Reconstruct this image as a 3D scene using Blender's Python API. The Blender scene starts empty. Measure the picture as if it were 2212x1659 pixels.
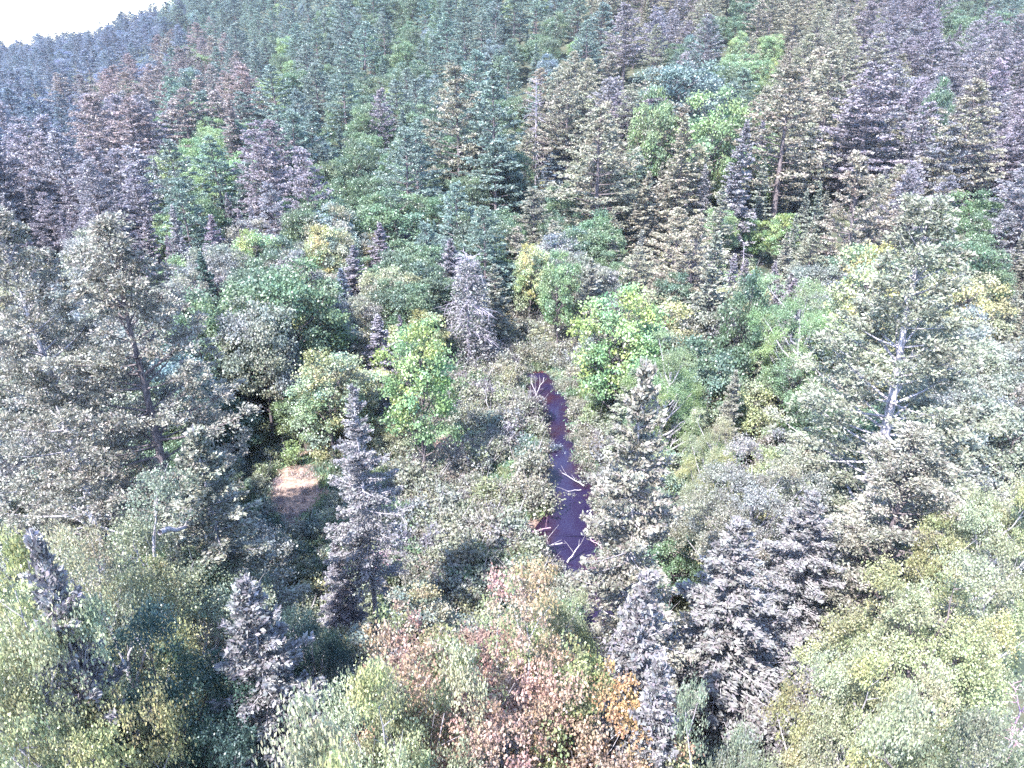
import bpy, math, random
import numpy as np
R = math.radians
S = bpy.context.scene
COL = S.collection

# ------------------------------------------------------------------ camera
CAMZ, PITCH, W, H_ = 38.0, R(25.5), 1024, 768
F = 731.0
cam = bpy.data.objects.new('camera', bpy.data.cameras.new('camera'))
COL.objects.link(cam)
cam.location = (0, 0, CAMZ)
cam.rotation_euler = (R(90) - PITCH, 0, 0)
cam.data.sensor_width = 36.0
cam.data.lens = 36.0 * F / W
cam.data.clip_start = 0.5
cam.data.clip_end = 9000
S.camera = cam

# ------------------------------------------------------------------ sky, sun, exposure
SUN_EL = R(54)
SUN_DIR = (-0.62, -0.78)                       # horizontal direction towards the sun
w = bpy.data.worlds.new("World"); S.world = w; w.use_nodes = True
nt = w.node_tree
sky = nt.nodes.new('ShaderNodeTexSky'); sky.sky_type = 'NISHITA'; sky.sun_disc = False
sky.sun_elevation = SUN_EL
sky.sun_rotation = math.atan2(SUN_DIR[0], SUN_DIR[1])
sky.air_density = 1.0; sky.dust_density = 0.6; sky.ozone_density = 1.5
nt.links.new(sky.outputs[0], nt.nodes['Background'].inputs[0])
nt.nodes['Background'].inputs[1].default_value = 0.15
sl = bpy.data.lights.new('sun', 'SUN'); sl.energy = 3.8; sl.angle = R(0.5); sl.color = (1.0, 0.955, 0.89)
sun = bpy.data.objects.new('sun', sl); COL.objects.link(sun)
from mathutils import Vector
sd = Vector((SUN_DIR[0] * math.cos(SUN_EL), SUN_DIR[1] * math.cos(SUN_EL), math.sin(SUN_EL)))
sun.rotation_euler = sd.to_track_quat('Z', 'Y').to_euler()
sun.location = (-60, -40, 120)
S.view_settings.view_transform = 'Standard'
S.view_settings.look = 'None'
S.view_settings.exposure = 2.92
S.view_settings.gamma = 1.0
S.view_settings.use_curve_mapping = False
S.render.engine = 'CYCLES'
cy = S.cycles
cy.max_bounces = 5; cy.diffuse_bounces = 3; cy.glossy_bounces = 2; cy.transmission_bounces = 4
cy.volume_bounces = 0; cy.transparent_max_bounces = 4
cy.use_denoising = False; cy.denoiser = 'OPENIMAGEDENOISE'; cy.denoising_prefilter = 'ACCURATE'
cy.sample_clamp_indirect = 4.0

# ------------------------------------------------------------------ projection helpers
CP, SP = math.cos(PITCH), math.sin(PITCH)
K = 1024 / 2212.0                               # the picture was read at 2212 px across

def ray(u, v):
    """direction of the sight line through the point (u, v) of the 2212-px picture"""
    x = u * K - 512; y = 384 - v * K
    return np.array([x, F * CP + y * SP, y * CP - F * SP])

def project(x, y, z):
    dz = z - CAMZ
    d = y * CP - dz * SP
    up = y * SP + dz * CP
    d = np.maximum(d, 0.1)
    return (512 + F * x / d) / K, (384 - F * up / d) / K, d

# ------------------------------------------------------------------ terrain
def ground_z(x, y):
    x = np.asarray(x, float); y = np.asarray(y, float)
    r = np.hypot(x, y)
    a = np.clip(x / np.maximum(y, 1.0), -0.75, 0.8)
    A = np.interp(a, [-.75, -.63, -.52, -.40, -.2, 0, .3, .6, .8], [11, 16, 30, 54, 82, 98, 104, 84, 74])
    rc = np.interp(a, [-.75, -.63, -.52, -.40, -.2, 0, .3, .6, .8], [980, 940, 800, 690, 560, 490, 500, 580, 620])
    r0 = 95.0
    s = np.clip((r - r0) / (rc - r0), 0, 1.0)
    z = A * s ** 1.65
    over = np.clip((r - rc) / 900.0, 0, 1)
    z = z - over * (A * 1.0 + 25)
    z = z * np.clip((y - 20) / 60, 0, 1)
    bump = 0.5 * np.sin(x * .11 + 1.3) * np.cos(y * .09) + 0.25 * np.sin(x * .31 + y * .23)
    amp = np.clip((r - 40) / 120, 0.25, 3.0)
    return z + bump * amp

# stream centre line read in the picture (u, v, width px)
ST = [(1160, 806, 30), (1172, 830, 44), (1185, 870, 66), (1198, 905, 50), (1203, 945, 34), (1212, 990, 52), (1228, 1030, 84),
      (1240, 1075, 92), (1238, 1120, 88), (1226, 1160, 124), (1240, 1200, 96), (1262, 1240, 44), (1290, 1300, 80), (1310, 1400, 90)]   # from far to near
def on_plane(u, v, z=-0.55):
    d = ray(u, v); t = (z - CAMZ) / d[2]
    return d[0] * t, d[1] * t, t
STP = []
for u, v, wd in ST:
    x, y, t = on_plane(u, v)
    STP.append((x, y, wd * K * t * .86 / 2))
STP = np.array(STP)
_tt = np.linspace(0, len(STP) - 1, 140)
STC = np.stack([np.interp(_tt, range(len(STP)), STP[:, i]) for i in range(3)], 1)
for _ in range(3):
    STC[1:-1, :2] = (STC[:-2, :2] + STC[1:-1, :2] * 2 + STC[2:, :2]) / 4

def stream_dist(x, y):
    x = np.asarray(x, float).ravel(); y = np.asarray(y, float).ravel()
    d = np.full(x.shape, 1e9)
    for cx, cy_, hw in STC[::2]:
        d = np.minimum(d, np.hypot(x - cx, y - cy_) - hw)
    return d

def terrain(x, y):
    g = ground_z(x, y)
    sh = np.shape(g)
    d = stream_dist(x, y).reshape(sh)
    k = np.clip(1 - d / 2.2, 0, 1)
    k = k * k * (3 - 2 * k)
    return g * (1 - k) + (-1.25) * k

# ------------------------------------------------------------------ materials
def new_mat(name):
    m = bpy.data.materials.new(name); m.use_nodes = True
    m.node_tree.nodes.clear()
    return m, m.node_tree.nodes, m.node_tree.links

def foliage_mat(name, trans=0.32, gloss=0.1):
    m, n, l = new_mat(name)
    inst = n.new('ShaderNodeAttribute'); inst.attribute_type = 'INSTANCER'; inst.attribute_name = 'tint'
    geo = n.new('ShaderNodeAttribute'); geo.attribute_type = 'GEOMETRY'; geo.attribute_name = 'leaf'
    tc = n.new('ShaderNodeTexCoord'); nz = n.new('ShaderNodeTexNoise')
    nz.inputs['Scale'].default_value = 0.55; nz.inputs['Detail'].default_value = 2
    l.new(tc.outputs['Object'], nz.inputs['Vector'])
    mul = n.new('ShaderNodeMix'); mul.data_type = 'RGBA'; mul.blend_type = 'MULTIPLY'; mul.inputs[0].default_value = 1
    l.new(inst.outputs['Color'], mul.inputs[6]); l.new(geo.outputs['Color'], mul.inputs[7])
    hs = n.new('ShaderNodeHueSaturation')
    mr = n.new('ShaderNodeMapRange'); mr.inputs[1].default_value = .3; mr.inputs[2].default_value = .7
    mr.inputs[3].default_value = .465; mr.inputs[4].default_value = .53
    l.new(nz.outputs['Fac'], mr.inputs[0]); l.new(mr.outputs[0], hs.inputs['Hue'])
    l.new(mul.outputs[2], hs.inputs['Color'])
    df = n.new('ShaderNodeBsdfDiffuse'); tr = n.new('ShaderNodeBsdfTranslucent'); gl = n.new('ShaderNodeBsdfGlossy')
    gl.inputs['Roughness'].default_value = .42; gl.inputs['Color'].default_value = (.55, .6, .65, 1)
    l.new(hs.outputs[0], df.inputs[0]); l.new(hs.outputs[0], tr.inputs[0])
    a = n.new('ShaderNodeMixShader'); a.inputs[0].default_value = trans
    l.new(df.outputs[0], a.inputs[1]); l.new(tr.outputs[0], a.inputs[2])
    b = n.new('ShaderNodeMixShader'); b.inputs[0].default_value = gloss
    l.new(a.outputs[0], b.inputs[1]); l.new(gl.outputs[0], b.inputs[2])
    o = n.new('ShaderNodeOutputMaterial'); l.new(b.outputs[0], o.inputs[0])
    return m

def bark_mat(name, c1, c2, scale=3.0):
    m, n, l = new_mat(name)
    tc = n.new('ShaderNodeTexCoord'); mp = n.new('ShaderNodeMapping'); mp.inputs['Scale'].default_value = (4, 4, .9)
    nz = n.new('ShaderNodeTexNoise'); nz.inputs['Scale'].default_value = scale; nz.inputs['Detail'].default_value = 5
    l.new(tc.outputs['Object'], mp.inputs[0]); l.new(mp.outputs[0], nz.inputs['Vector'])
    cr = n.new('ShaderNodeValToRGB'); cr.color_ramp.elements[0].position = .35; cr.color_ramp.elements[1].position = .65
    cr.color_ramp.elements[0].color = (*c1, 1); cr.color_ramp.elements[1].color = (*c2, 1)
    l.new(nz.outputs['Fac'], cr.inputs[0])
    bp = n.new('ShaderNodeBump'); bp.inputs['Strength'].default_value = .6; bp.inputs['Distance'].default_value = .05
    l.new(nz.outputs['Fac'], bp.inputs['Height'])
    d = n.new('ShaderNodeBsdfDiffuse'); l.new(cr.outputs[0], d.inputs[0]); l.new(bp.outputs[0], d.inputs['Normal'])
    o = n.new('ShaderNodeOutputMaterial'); l.new(d.outputs[0], o.inputs[0])
    return m

M_NEEDLE = foliage_mat('needles', .22, .06)
M_LEAF = foliage_mat('leaves', .36, .06)
M_BARK = bark_mat('grey_bark', (.05, .042, .048), (.14, .12, .13))
M_PALE = bark_mat('pale_bark', (.15, .14, .16), (.36, .34, .38))
M_DEAD = bark_mat('weathered_wood', (.14, .125, .165), (.30, .28, .34))
M_PINKWOOD = bark_mat('dead_pink_twigs', (.20, .12, .16), (.42, .28, .36))

# ------------------------------------------------------------------ mesh accumulation with numpy
class Geo:
    def __init__(s):
        s.v = []; s.f = []; s.m = []; s.c = []; s.n = 0
    def quads(s, V, mat=0, col=None):
        """V: (n,4,3)"""
        k = len(V)
        if k == 0: return
        s.v.append(V.reshape(-1, 3)); s.f.append(np.arange(4 * k).reshape(-1, 4) + s.n); s.n += 4 * k
        s.m.append(np.full(k, mat)); s.c.append(np.ones((k, 3)) if col is None else col)
    def tube(s, P, rad, sides=5, mat=0):
        P = np.asarray(P, float); rad = np.asarray(rad, float); n = len(P)
        T = np.gradient(P, axis=0); T /= np.linalg.norm(T, axis=1, keepdims=True) + 1e-9
        ref = np.array([0, 0, 1.]) if abs(T[0, 2]) < .9 else np.array([1., 0, 0])
        A = np.cross(T, ref); A /= np.linalg.norm(A, axis=1, keepdims=True) + 1e-9
        B = np.cross(T, A)
        th = np.linspace(0, 2 * np.pi, sides, endpoint=False)
        ring = P[:, None] + rad[:, None, None] * (A[:, None] * np.cos(th)[None, :, None] + B[:, None] * np.sin(th)[None, :, None])
        s.v.append(ring.reshape(-1, 3))
        i = np.arange(n - 1)[:, None] * sides; j = np.arange(sides)[None]; j2 = (j + 1) % sides
        f = np.stack([i + j, i + j2, i + sides + j2, i + sides + j], -1).reshape(-1, 4) + s.n
        s.f.append(f); s.n += n * sides
        s.m.append(np.full(len(f), mat)); s.c.append(np.ones((len(f), 3)))
    def mesh(s, name, mats, smooth=False):
        V = np.concatenate(s.v); Fq = np.concatenate(s.f); Mi = np.concatenate(s.m); C = np.concatenate(s.c)
        me = bpy.data.meshes.new(name)
        me.vertices.add(len(V)); me.vertices.foreach_set('co', V.astype(np.float32).ravel())
        me.loops.add(Fq.size); me.loops.foreach_set('vertex_index', Fq.astype(np.int32).ravel())
        me.polygons.add(len(Fq)); me.polygons.foreach_set('loop_start', np.arange(0, Fq.size, 4, dtype=np.int32))
        me.polygons.foreach_set('material_index', Mi.astype(np.int32))
        if smooth: me.polygons.foreach_set('use_smooth', np.ones(len(Fq), bool))
        for m in mats: me.materials.append(m)
        at = me.attributes.new('leaf', 'FLOAT_VECTOR', 'FACE'); at.data.foreach_set('vector', C.astype(np.float32).ravel())
        me.update(); me.validate()
        return me
    def merged(s, other):
        g = Geo()
        g.v = s.v + other.v; g.f = s.f + [f + s.n for f in other.f]; g.m = s.m + [m + 1 for m in other.m]; g.c = s.c + other.c; g.n = s.n + other.n
        return g

def unit(v): return v / (np.linalg.norm(v, axis=-1, keepdims=True) + 1e-9)

def leaves(rng, C, D, size, aspect=.5, spread=.6, var=.25, tint=None, normal=None):
    """kite shaped leaves / needle sprays: centres C (n,3), long axis D (n,3)"""
    n = len(C)
    A = unit(D + rng.normal(0, spread, (n, 3)))
    Nn = rng.normal(0, 1, (n, 3))
    if normal is not None: Nn = Nn * .75 + normal
    B = unit(np.cross(A, Nn))
    L = (size * rng.uniform(.65, 1.35, n))[:, None]
    V = np.stack([C - A * L * .5, C + B * L * aspect * .5 - A * L * .02, C + A * L * .5, C - B * L * aspect * .5 - A * L * .02], 1)
    col = np.ones((n, 3)) * rng.uniform(1 - var, 1 + var, (n, 1)) * rng.uniform(.93, 1.07, (n, 3))
    if tint is not None: col = col * tint
    return V, col

# ------------------------------------------------------------------ tree kinds: every builder returns (trunk Geo, [limb Geos], crown Geo)
def curve(p0, d, L, n, rise=0.0, bend=None, rng=None, jit=0.0):
    s = np.linspace(0, 1, n)[:, None]
    P = p0 + d * L * s + np.array([0, 0, 1.]) * rise * L * s ** 2
    if rng is not None and jit:
        P[1:] += np.cumsum(rng.normal(0, jit * L / n, (n - 1, 3)), 0)
    return P

def pine(seed, H=26., Rr=4.6, cb=.25, near=False, puff=24, gapside=None, step=.85):
    rng = np.random.default_rng(seed)
    tr = Geo(); limbs = []; cr = Geo()
    n = 10; z = np.linspace(0, H, n)
    wob = np.cumsum(rng.normal(0, .10, (n, 2)), 0); wob[0] = 0
    TP = np.column_stack([wob, z]); tr.tube(TP, np.interp(z / H, [0, .1, 1], [.42, .33, .03]) * H / 26, 8 if near else 6)
    def at(zz): return np.array([np.interp(zz, z, TP[:, 0]), np.interp(zz, z, TP[:, 1]), zz])
    zz = H * (cb - .13); first = True
    while zz < H - .35:
        t = (zz / H - cb) / (1 - cb)
        if t < 0:                                   # dead stubs under the crown
            for _ in range(rng.integers(1, 3)):
                a = rng.uniform(0, 2 * np.pi); L = rng.uniform(.5, 1.8)
                tr.tube(curve(at(zz), np.array([np.cos(a), np.sin(a), -.1]), L, 4, -.1), [.04, .03, .02, .008], 3)
            zz += rng.uniform(.5, 1.1); continue
        nb = rng.integers(4, 7); a0 = rng.uniform(0, 7)
        env = Rr * (min(1, .55 + t * 2.2)) * (1 - t) ** .72
        for b in range(nb):
            a = a0 + b * 2 * np.pi / nb + rng.normal(0, .25)
            L = env * rng.choice([rng.uniform(.75, 1.15), rng.uniform(.45, .8)], p=[.75, .25]) + .35
            up = np.interp(t, [0, .35, .75, 1], [-.02, .2, .7, 1.6]) + rng.normal(0, .16 if near else .08)
            d = np.array([np.cos(a), np.sin(a), up]); d /= np.linalg.norm(d)
            P = curve(at(zz + rng.uniform(-.35, .35)), d, L, 6, .22 if near else .14, rng=rng, jit=.05)
            g = Geo(); g.tube(P, np.linspace(.028 * L ** .7 + .015, .008, 6), 4)
            if near and L > 2.0: limbs.append(g)
            else:
                tr.v += g.v; tr.f += [f + tr.n for f in g.f]; tr.m += g.m; tr.c += g.c; tr.n += g.n
            # foliage puffs along a flat plate
            nt_ = max(3, int(L * (3.2 if near else 2.6)))
            ss = rng.uniform(.28, 1.02, nt_) ** .8
            side = np.array([-np.sin(a), np.cos(a), 0])
            cen = np.stack([np.interp(ss, np.linspace(0, 1, 6), P[:, k]) for k in range(3)], 1)
            cen += side * (rng.normal(0, .17, nt_) * L * (1.15 - ss * .5))[:, None] + np.array([0, 0, .1]) + rng.normal(0, .22 if near else .08, (nt_, 1)) * np.array([0, 0, 1.])
            bt = rng.uniform(.82, 1.18)
            for c in cen:
                k = puff if not near else int(puff * rng.uniform(.7, 1.3))
                dirs = unit(rng.normal(0, 1, (k, 3)) + np.array([d[0] * 1.0, d[1] * 1.0, .9]))
                rr = rng.uniform(.34, .62) if near else rng.uniform(.3, .55)
                C = c + dirs * rr * rng.uniform(.3, 1, (k, 1)) * np.array([1.25, 1.25, .7])
                V, col = leaves(rng, C, dirs, (.19 if near else .34), .44, .35, .25, bt * rng.uniform(.85, 1.15))
                cr.quads(V, 0, col)
        zz += step * rng.uniform(.75, 1.25) * (.8 if t > .7 else 1)
    return tr, limbs, cr

def spruce(seed, H=16., Rr=2.5, near=False, dens=1.0, droop=.28, bare=.04, gap=.0, blunt=1.0):
    rng = np.random.default_rng(seed)
    tr = Geo(); cr = Geo(); n = 8; z = np.linspace(0, H, n)
    wob = np.cumsum(rng.normal(0, .05, (n, 2)), 0); wob[0] = 0
    TP = np.column_stack([wob, z]); tr.tube(TP, np.interp(z / H, [0, 1], [.2, .015]) * H / 16, 6)
    def at(zz): return np.array([np.interp(zz, z, TP[:, 0]), np.interp(zz, z, TP[:, 1]), zz])
    zz = H * bare + .3
    while zz < H - .15:
        t = zz / H
        nb = rng.integers(4, 7)
        env = Rr * min(1.0, (1 - t) * blunt) ** .86 * (min(1., .72 + t * 2)) * rng.uniform(.85, 1.1) + .12
        for b in range(nb):
            if rng.random() < gap: continue
            a = rng.uniform(0, 2 * np.pi)
            L = env * rng.uniform(.62, 1.18)
            up = np.interp(t, [0, .5, .85, 1], [-droop, -droop * .5, .25, 1.2])
            d = np.array([np.cos(a), np.sin(a), up]); d /= np.linalg.norm(d)
            P = curve(at(zz), d, L, 5, .12, rng=rng, jit=.04)
            tr.tube(P, np.linspace(.02 + .01 * L, .005, 5), 3)
            k = int((50 if near else 34) * dens * (L + .25))
            s_ = rng.uniform(.05, 1.05, k) ** .75
            side = np.array([-np.sin(a), np.cos(a), 0])
            sg = rng.choice([-1, 1], k)
            off = rng.uniform(0, 1, k) * .34 * L * (1.1 - s_) + .04
            cen = np.stack([np.interp(s_, np.linspace(0, 1, 5), P[:, q]) for q in range(3)], 1)
            cen = cen + side * (sg * off)[:, None] + rng.normal(0, .055, (k, 3)) + np.array([0, 0, -.03])
            D = unit(d * .8 + side * (sg * .8)[:, None] + np.array([0, 0, .12]))
            V, col = leaves(rng, cen, D, .18 if near else .29, .46, .42, .22, rng.uniform(.82, 1.18), normal=np.array([0, 0, .5]))
            cr.quads(V, 0, col)
        zz += rng.uniform(.2, .34) * (1.0 if near else 1.25) * H / 16
    return tr, [], cr

def broadleaf(seed, H=13., Rx=4., Rz=5.6, cz=.62, nl=26, near=False, dens=1.0, leaf=.2, light_limbs=False, patch=None, droopy=0.):
    rng = np.random.default_rng(seed)
    tr = Geo(); limbs = []; cr = Geo(); c0 = np.array([0, 0, H - Rz])
    n = 7; fork = H * rng.uniform(.28, .42); zt = np.linspace(0, H * .78, n)
    wob = np.cumsum(rng.normal(0, .16, (n, 2)), 0); wob[0] = 0
    TP = np.column_stack([wob, zt]); tr.tube(TP, np.interp(zt / H, [0, .3, .78], [.24, .17, .05]) * H / 13, 7)
    def at(zz): return np.array([np.interp(zz, zt, TP[:, 0]), np.interp(zz, zt, TP[:, 1]), zz])
    for i in range(nl):
        # golden-spiral directions, pushed to the outside of the crown
        ph = i * 2.39996 + rng.normal(0, .2); ct = 1 - 1.62 * (i + .5) / nl
        st = math.sqrt(max(0, 1 - ct * ct)); rad = rng.uniform(.36, .94) if near else rng.uniform(.48, .9)
        dirv = np.array([st * math.cos(ph), st * math.sin(ph), ct])
        c = c0 + dirv * rad * np.array([Rx, Rx, Rz]); c[2] = max(c[2], H * .14)
        lr = Rx * (rng.uniform(.2, .33) if near else rng.uniform(.26, .42))
        zb = np.clip(c[2] - np.hypot(c[0], c[1]) * .9 - .3, fork * .6, H * .74)
        b0 = at(zb); d = c - b0; L = np.linalg.norm(d)
        P = curve(b0, d / L, L, 6, -.06, rng=rng, jit=.16); P[:, 2] += np.sin(np.linspace(0, np.pi, 6)) * -.08 * L
        g = Geo(); g.tube(P, np.linspace(.045 * L ** .6 + .01, .016, 6), 5 if near else 3)
        for _ in range(5 if near else 2):              # secondary twigs
            q = P[rng.integers(2, 6)]; dd = unit(rng.normal(0, 1, 3) + unit(d) + np.array([0, 0, .4]))
            g.tube(curve(q, dd, lr * rng.uniform(.6, 1.2), 4, .1, rng=rng, jit=.2), [.02, .015, .01, .005], 3)
        if near: limbs.append(g)
        else:
            tr.v += g.v; tr.f += [f + tr.n for f in g.f]; tr.m += g.m; tr.c += g.c; tr.n += g.n
        ns = int((38 if near else 14) * (lr / 1.3) ** 1.6 * dens) + 4
        dirs = unit(rng.normal(0, 1, (ns, 3)) + dirv * .9 + np.array([0, 0, .35]))
        sub = c + dirs * lr * rng.uniform(.45, 1.08, (ns, 1)) * np.array([1.15, 1.15, .8])
        lt = rng.uniform(.78, 1.22); hue = np.array([rng.uniform(.9, 1.05), 1, rng.uniform(.9, 1.3)])
        for q, dq in zip(sub, dirs):
            k = int((60 if near else 28))
            r_ = (.23 if near else .40) * rng.uniform(.7, 1.3)
            P3 = q + rng.normal(0, 1, (k, 3)) * r_ * np.array([.8, .8, .42]) + np.array([0, 0, -droopy * .3])
            D = unit(rng.normal(0, 1, (k, 3)) + dq * .8 + np.array([0, 0, -droopy]))
            tt = lt * rng.uniform(.85, 1.15)
            tv = tt * hue
            if patch is not None: tv = tv * patch(q, rng)
            V, col = leaves(rng, P3, D, leaf * .46 if near else leaf * 1.1, .72, .5, .24, tv, normal=dq * .6 + np.array([0, 0, .55]))
            cr.quads(V, 0, col)
    return tr, limbs, cr

def snag(seed, H=13., L0=1.5, near=False, twig=6, nbr=70, foliage=0):
    rng = np.random.default_rng(seed)
    tr = Geo(); limbs = []; z = np.linspace(0, H, 7)
    wob = np.cumsum(rng.normal(0, .07, (7, 2)), 0); wob[0] = 0
    TP = np.column_stack([wob, z]); tr.tube(TP, np.linspace(.15, .02, 7) * H / 13, 6)
    def at(zz): return np.array([np.interp(zz, z, TP[:, 0]), np.interp(zz, z, TP[:, 1]), zz])
    cr = Geo()
    for i in range(nbr):
        t = rng.uniform(.12, .98); a = rng.uniform(0, 2 * np.pi); L = L0 * (1.1 - t) ** .6 * rng.uniform(.4, 1.25) + .15
        d = unit(np.array([np.cos(a), np.sin(a), np.interp(t, [0, 1], [-.35, .3])]))
        P = curve(at(t * H), d, L, 5, -.22 if t < .7 else .1, rng=rng, jit=.12)
        g = Geo(); g.tube(P, np.linspace(.034, .012, 5), 3)
        for _ in range(twig):
            q = P[rng.integers(1, 5)]; dd = unit(rng.normal(0, 1, 3) * .7 + d + np.array([0, 0, -.5]))
            g.tube(curve(q, dd, L * rng.uniform(.2, .5), 3, -.2), [.016, .012, .006], 3)
        limbs.append(g)
    if foliage:
        k = foliage; t = rng.uniform(.15, .95, k); a = rng.uniform(0, 7, k); rr = L0 * (1.1 - t) ** .6 * rng.uniform(.3, 1., k)
        C = np.column_stack([np.cos(a) * rr, np.sin(a) * rr, t * H - rr * .35])
        V, col = leaves(rng, C, rng.normal(0, 1, (k, 3)), .24, .35, .5, .25)
        cr.quads(V, 0, col)
    return tr, limbs, cr

def bush(seed, Hh=1.8, Rr=1.3, leaf=.16, n=44, k=24, twigs=9):
    rng = np.random.default_rng(seed); tr = Geo(); cr = Geo()
    for i in range(twigs):
        a = rng.uniform(0, 7); d = unit(np.array([np.cos(a), np.sin(a), 1.5]))
        tr.tube(curve(np.zeros(3), d, Hh * rng.uniform(.8, 1.25), 4, .05, rng=rng, jit=.2), [.03, .022, .015, .006], 3)
    for i in range(n):
        d = unit(rng.normal(0, 1, 3)); d[2] = abs(d[2])
        c = d * np.array([Rr, Rr, Hh * .8]) * rng.uniform(.5, 1) + np.array([0, 0, Hh * .22])
        P3 = c + rng.normal(0, 1, (k, 3)) * np.array([.14, .14, .1]) * Rr
        V, col = leaves(rng, P3, unit(rng.normal(0, 1, (k, 3)) + d), leaf, .6, .5, .25, rng.uniform(.75, 1.25), normal=d * .6 + np.array([0, 0, .5]))
        cr.quads(V, 0, col)
    return tr, [], cr

def grass_tuft(seed, n=70, Hh=.75):
    rng = np.random.default_rng(seed); cr = Geo()
    C = np.column_stack([rng.normal(0, .45, (n, 2)), rng.uniform(.2, .5, n) * Hh])
    D = unit(np.column_stack([rng.normal(0, .35, (n, 2)), np.ones(n)]))
    V, col = leaves(rng, C, D, Hh * .9, .13, .25, .25)
    cr.quads(V, 0, col); return Geo(), [], cr

# autumn patches on the maple: by position in the crown
def maple_patch(q, rng):
    s = math.sin(q[0] * 1.3 + 1.1) * math.cos(q[1] * 1.1 + .4) + .55 * math.sin(q[2] * 1.3 + q[0] * .7) + rng.normal(0, .25) + .62
    if s > 0: return np.array([1.22, 1.10, 1.02]) if math.sin(q[0] * .5 + q[2] * .4) > 0 else np.array([1.14, 1.03, 1.22])
    return np.array([.80, 1.14, .92])
def yellow_top(q, rng):
    return np.array([1.3, 1.2, .95]) if (math.sin(q[0] * 1.1 + q[1]) + q[2] * .12 + rng.normal(0, .4)) > 1.2 else np.array([.85, 1, .95])

PROTO = {}
def proto(name, res, crown_mat, bark, h, r):
    tr, limbs, cr = res
    d = {'h': h, 'r': r, 'limbs': [], 'trunk': None, 'crown': None, 'bark': bark, 'cmat': crown_mat}
    if tr.n: d['trunk'] = tr.mesh('trunk', [bark])
    for g in limbs: d['limbs'].append(g.mesh('limb', [bark]))
    if cr.n: d['crown'] = cr.mesh('crown', [crown_mat])
    d['geos'] = (tr, limbs, cr)
    V = np.concatenate(cr.v if cr.n > 6000 or not tr.n else tr.v + sum([g.v for g in limbs], []))
    d['h'] = float(np.percentile(V[:, 2], 99.8)); d['r'] = float(np.percentile(np.hypot(V[:, 0], V[:, 1]), 97))
    PROTO[name] = d
def joined(name):
    d = PROTO[name]
    if 'joined' not in d:
        tr, limbs, cr = d['geos']
        g = Geo()
        for q in limbs: tr = Geo.merged_same(tr, q) if False else tr
        g = tr.merged(cr) if tr.n else cr
        d['joined'] = g.mesh(name, [d['bark'], d['cmat']] if tr.n else [d['cmat']])
    return d['joined']

proto('pineA', pine(1, Rr=5.6, step=1.35), M_NEEDLE, M_BARK, 26, 5.2)
proto('pineB', pine(2, H=26, Rr=5.0, cb=.3, step=1.5), M_NEEDLE, M_BARK, 26, 4.6)
proto('pineC', pine(3, H=26, Rr=6.2, cb=.2, step=1.55, puff=27), M_NEEDLE, M_BARK, 26, 5.6)
proto('pineD', pine(4, H=20, Rr=4.9, cb=.12, step=1.3), M_NEEDLE, M_BARK, 20, 4.5)
proto('pineN1', pine(11, H=28, Rr=6.2, cb=.28, near=True, puff=74, step=1.15), M_NEEDLE, M_BARK, 28, 5.6)
proto('pineN2', pine(12, H=30, Rr=6.4, cb=.17, near=True, puff=66, step=1.05), M_NEEDLE, M_PALE, 30, 5.6)
proto('pineN3', pine(13, H=10, Rr=2.2, cb=.05, near=True, puff=30, step=.5), M_NEEDLE, M_BARK, 10, 2.2)
proto('spruceA', spruce(21, blunt=1.3), M_NEEDLE, M_BARK, 16, 2.5)
proto('spruceB', spruce(22, Rr=2.1, droop=.4, blunt=1.7), M_NEEDLE, M_BARK, 16, 2.1)
proto('spruceC', spruce(23, Rr=2.9, gap=.15, blunt=1.2), M_NEEDLE, M_BARK, 16, 2.9)
proto('firN1', spruce(31, H=18, Rr=2.7, near=True, dens=1.75, droop=.22, blunt=2.0), M_NEEDLE, M_PALE, 18, 2.7)
proto('firN2', spruce(32, H=16, Rr=2.6, near=True, dens=1.75, droop=.3, gap=.08, blunt=1.5), M_NEEDLE, M_PALE, 16, 2.5)
proto('firN3', spruce(33, H=20, Rr=2.4, near=True, dens=1.6, droop=.2, bare=.32, gap=.1, blunt=2.4), M_NEEDLE, M_PALE, 20, 2.4)
proto('leafA', broadleaf(41), M_LEAF, M_BARK, 13, 4.3)
proto('leafB', broadleaf(42, Rx=3.4, Rz=6.0, nl=28), M_LEAF, M_BARK, 13, 3.7)
proto('leafC', broadleaf(43, Rx=4.6, Rz=5.2, nl=30), M_LEAF, M_BARK, 13, 4.9)
proto('leafY', broadleaf(44, Rx=3.9, Rz=5.6, nl=26, patch=yellow_top), M_LEAF, M_BARK, 13, 4.2)
proto('leafN1', broadleaf(51, H=14, Rx=4.4, Rz=6., nl=40, near=True, leaf=.2), M_LEAF, M_PALE, 14, 4.8)
proto('leafN2', broadleaf(52, H=14, Rx=4., Rz=6.6, nl=40, near=True, leaf=.17), M_LEAF, M_PALE, 14, 4.4)
proto('leafN3', broadleaf(53, H=14, Rx=4.8, Rz=5.9, nl=40, near=True, leaf=.2), M_LEAF, M_BARK, 14, 5.2)
proto('willowN', broadleaf(54, H=14, Rx=4.2, Rz=6., nl=40, near=True, leaf=.17, droopy=.5), M_LEAF, M_PALE, 14, 4.6)
proto('mapleN', broadleaf(61, H=15, Rx=6.4, Rz=6.0, nl=60, near=True, dens=.62, leaf=.23, patch=maple_patch), M_LEAF, M_PALE, 15, 7.0)
proto('snagA', snag(71, H=13, L0=2.3, nbr=110, twig=2), M_NEEDLE, M_DEAD, 13, 1.6)
proto('snagB', snag(72, H=13, L0=2.4, nbr=120, twig=7, foliage=6500), M_NEEDLE, M_DEAD, 13, 2.4)
proto('snagC', snag(73, H=13, L0=.5, nbr=34, twig=3), M_NEEDLE, M_DEAD, 13, .5)
proto('bushA', bush(81), M_LEAF, M_BARK, 2.0, 1.4)
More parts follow.
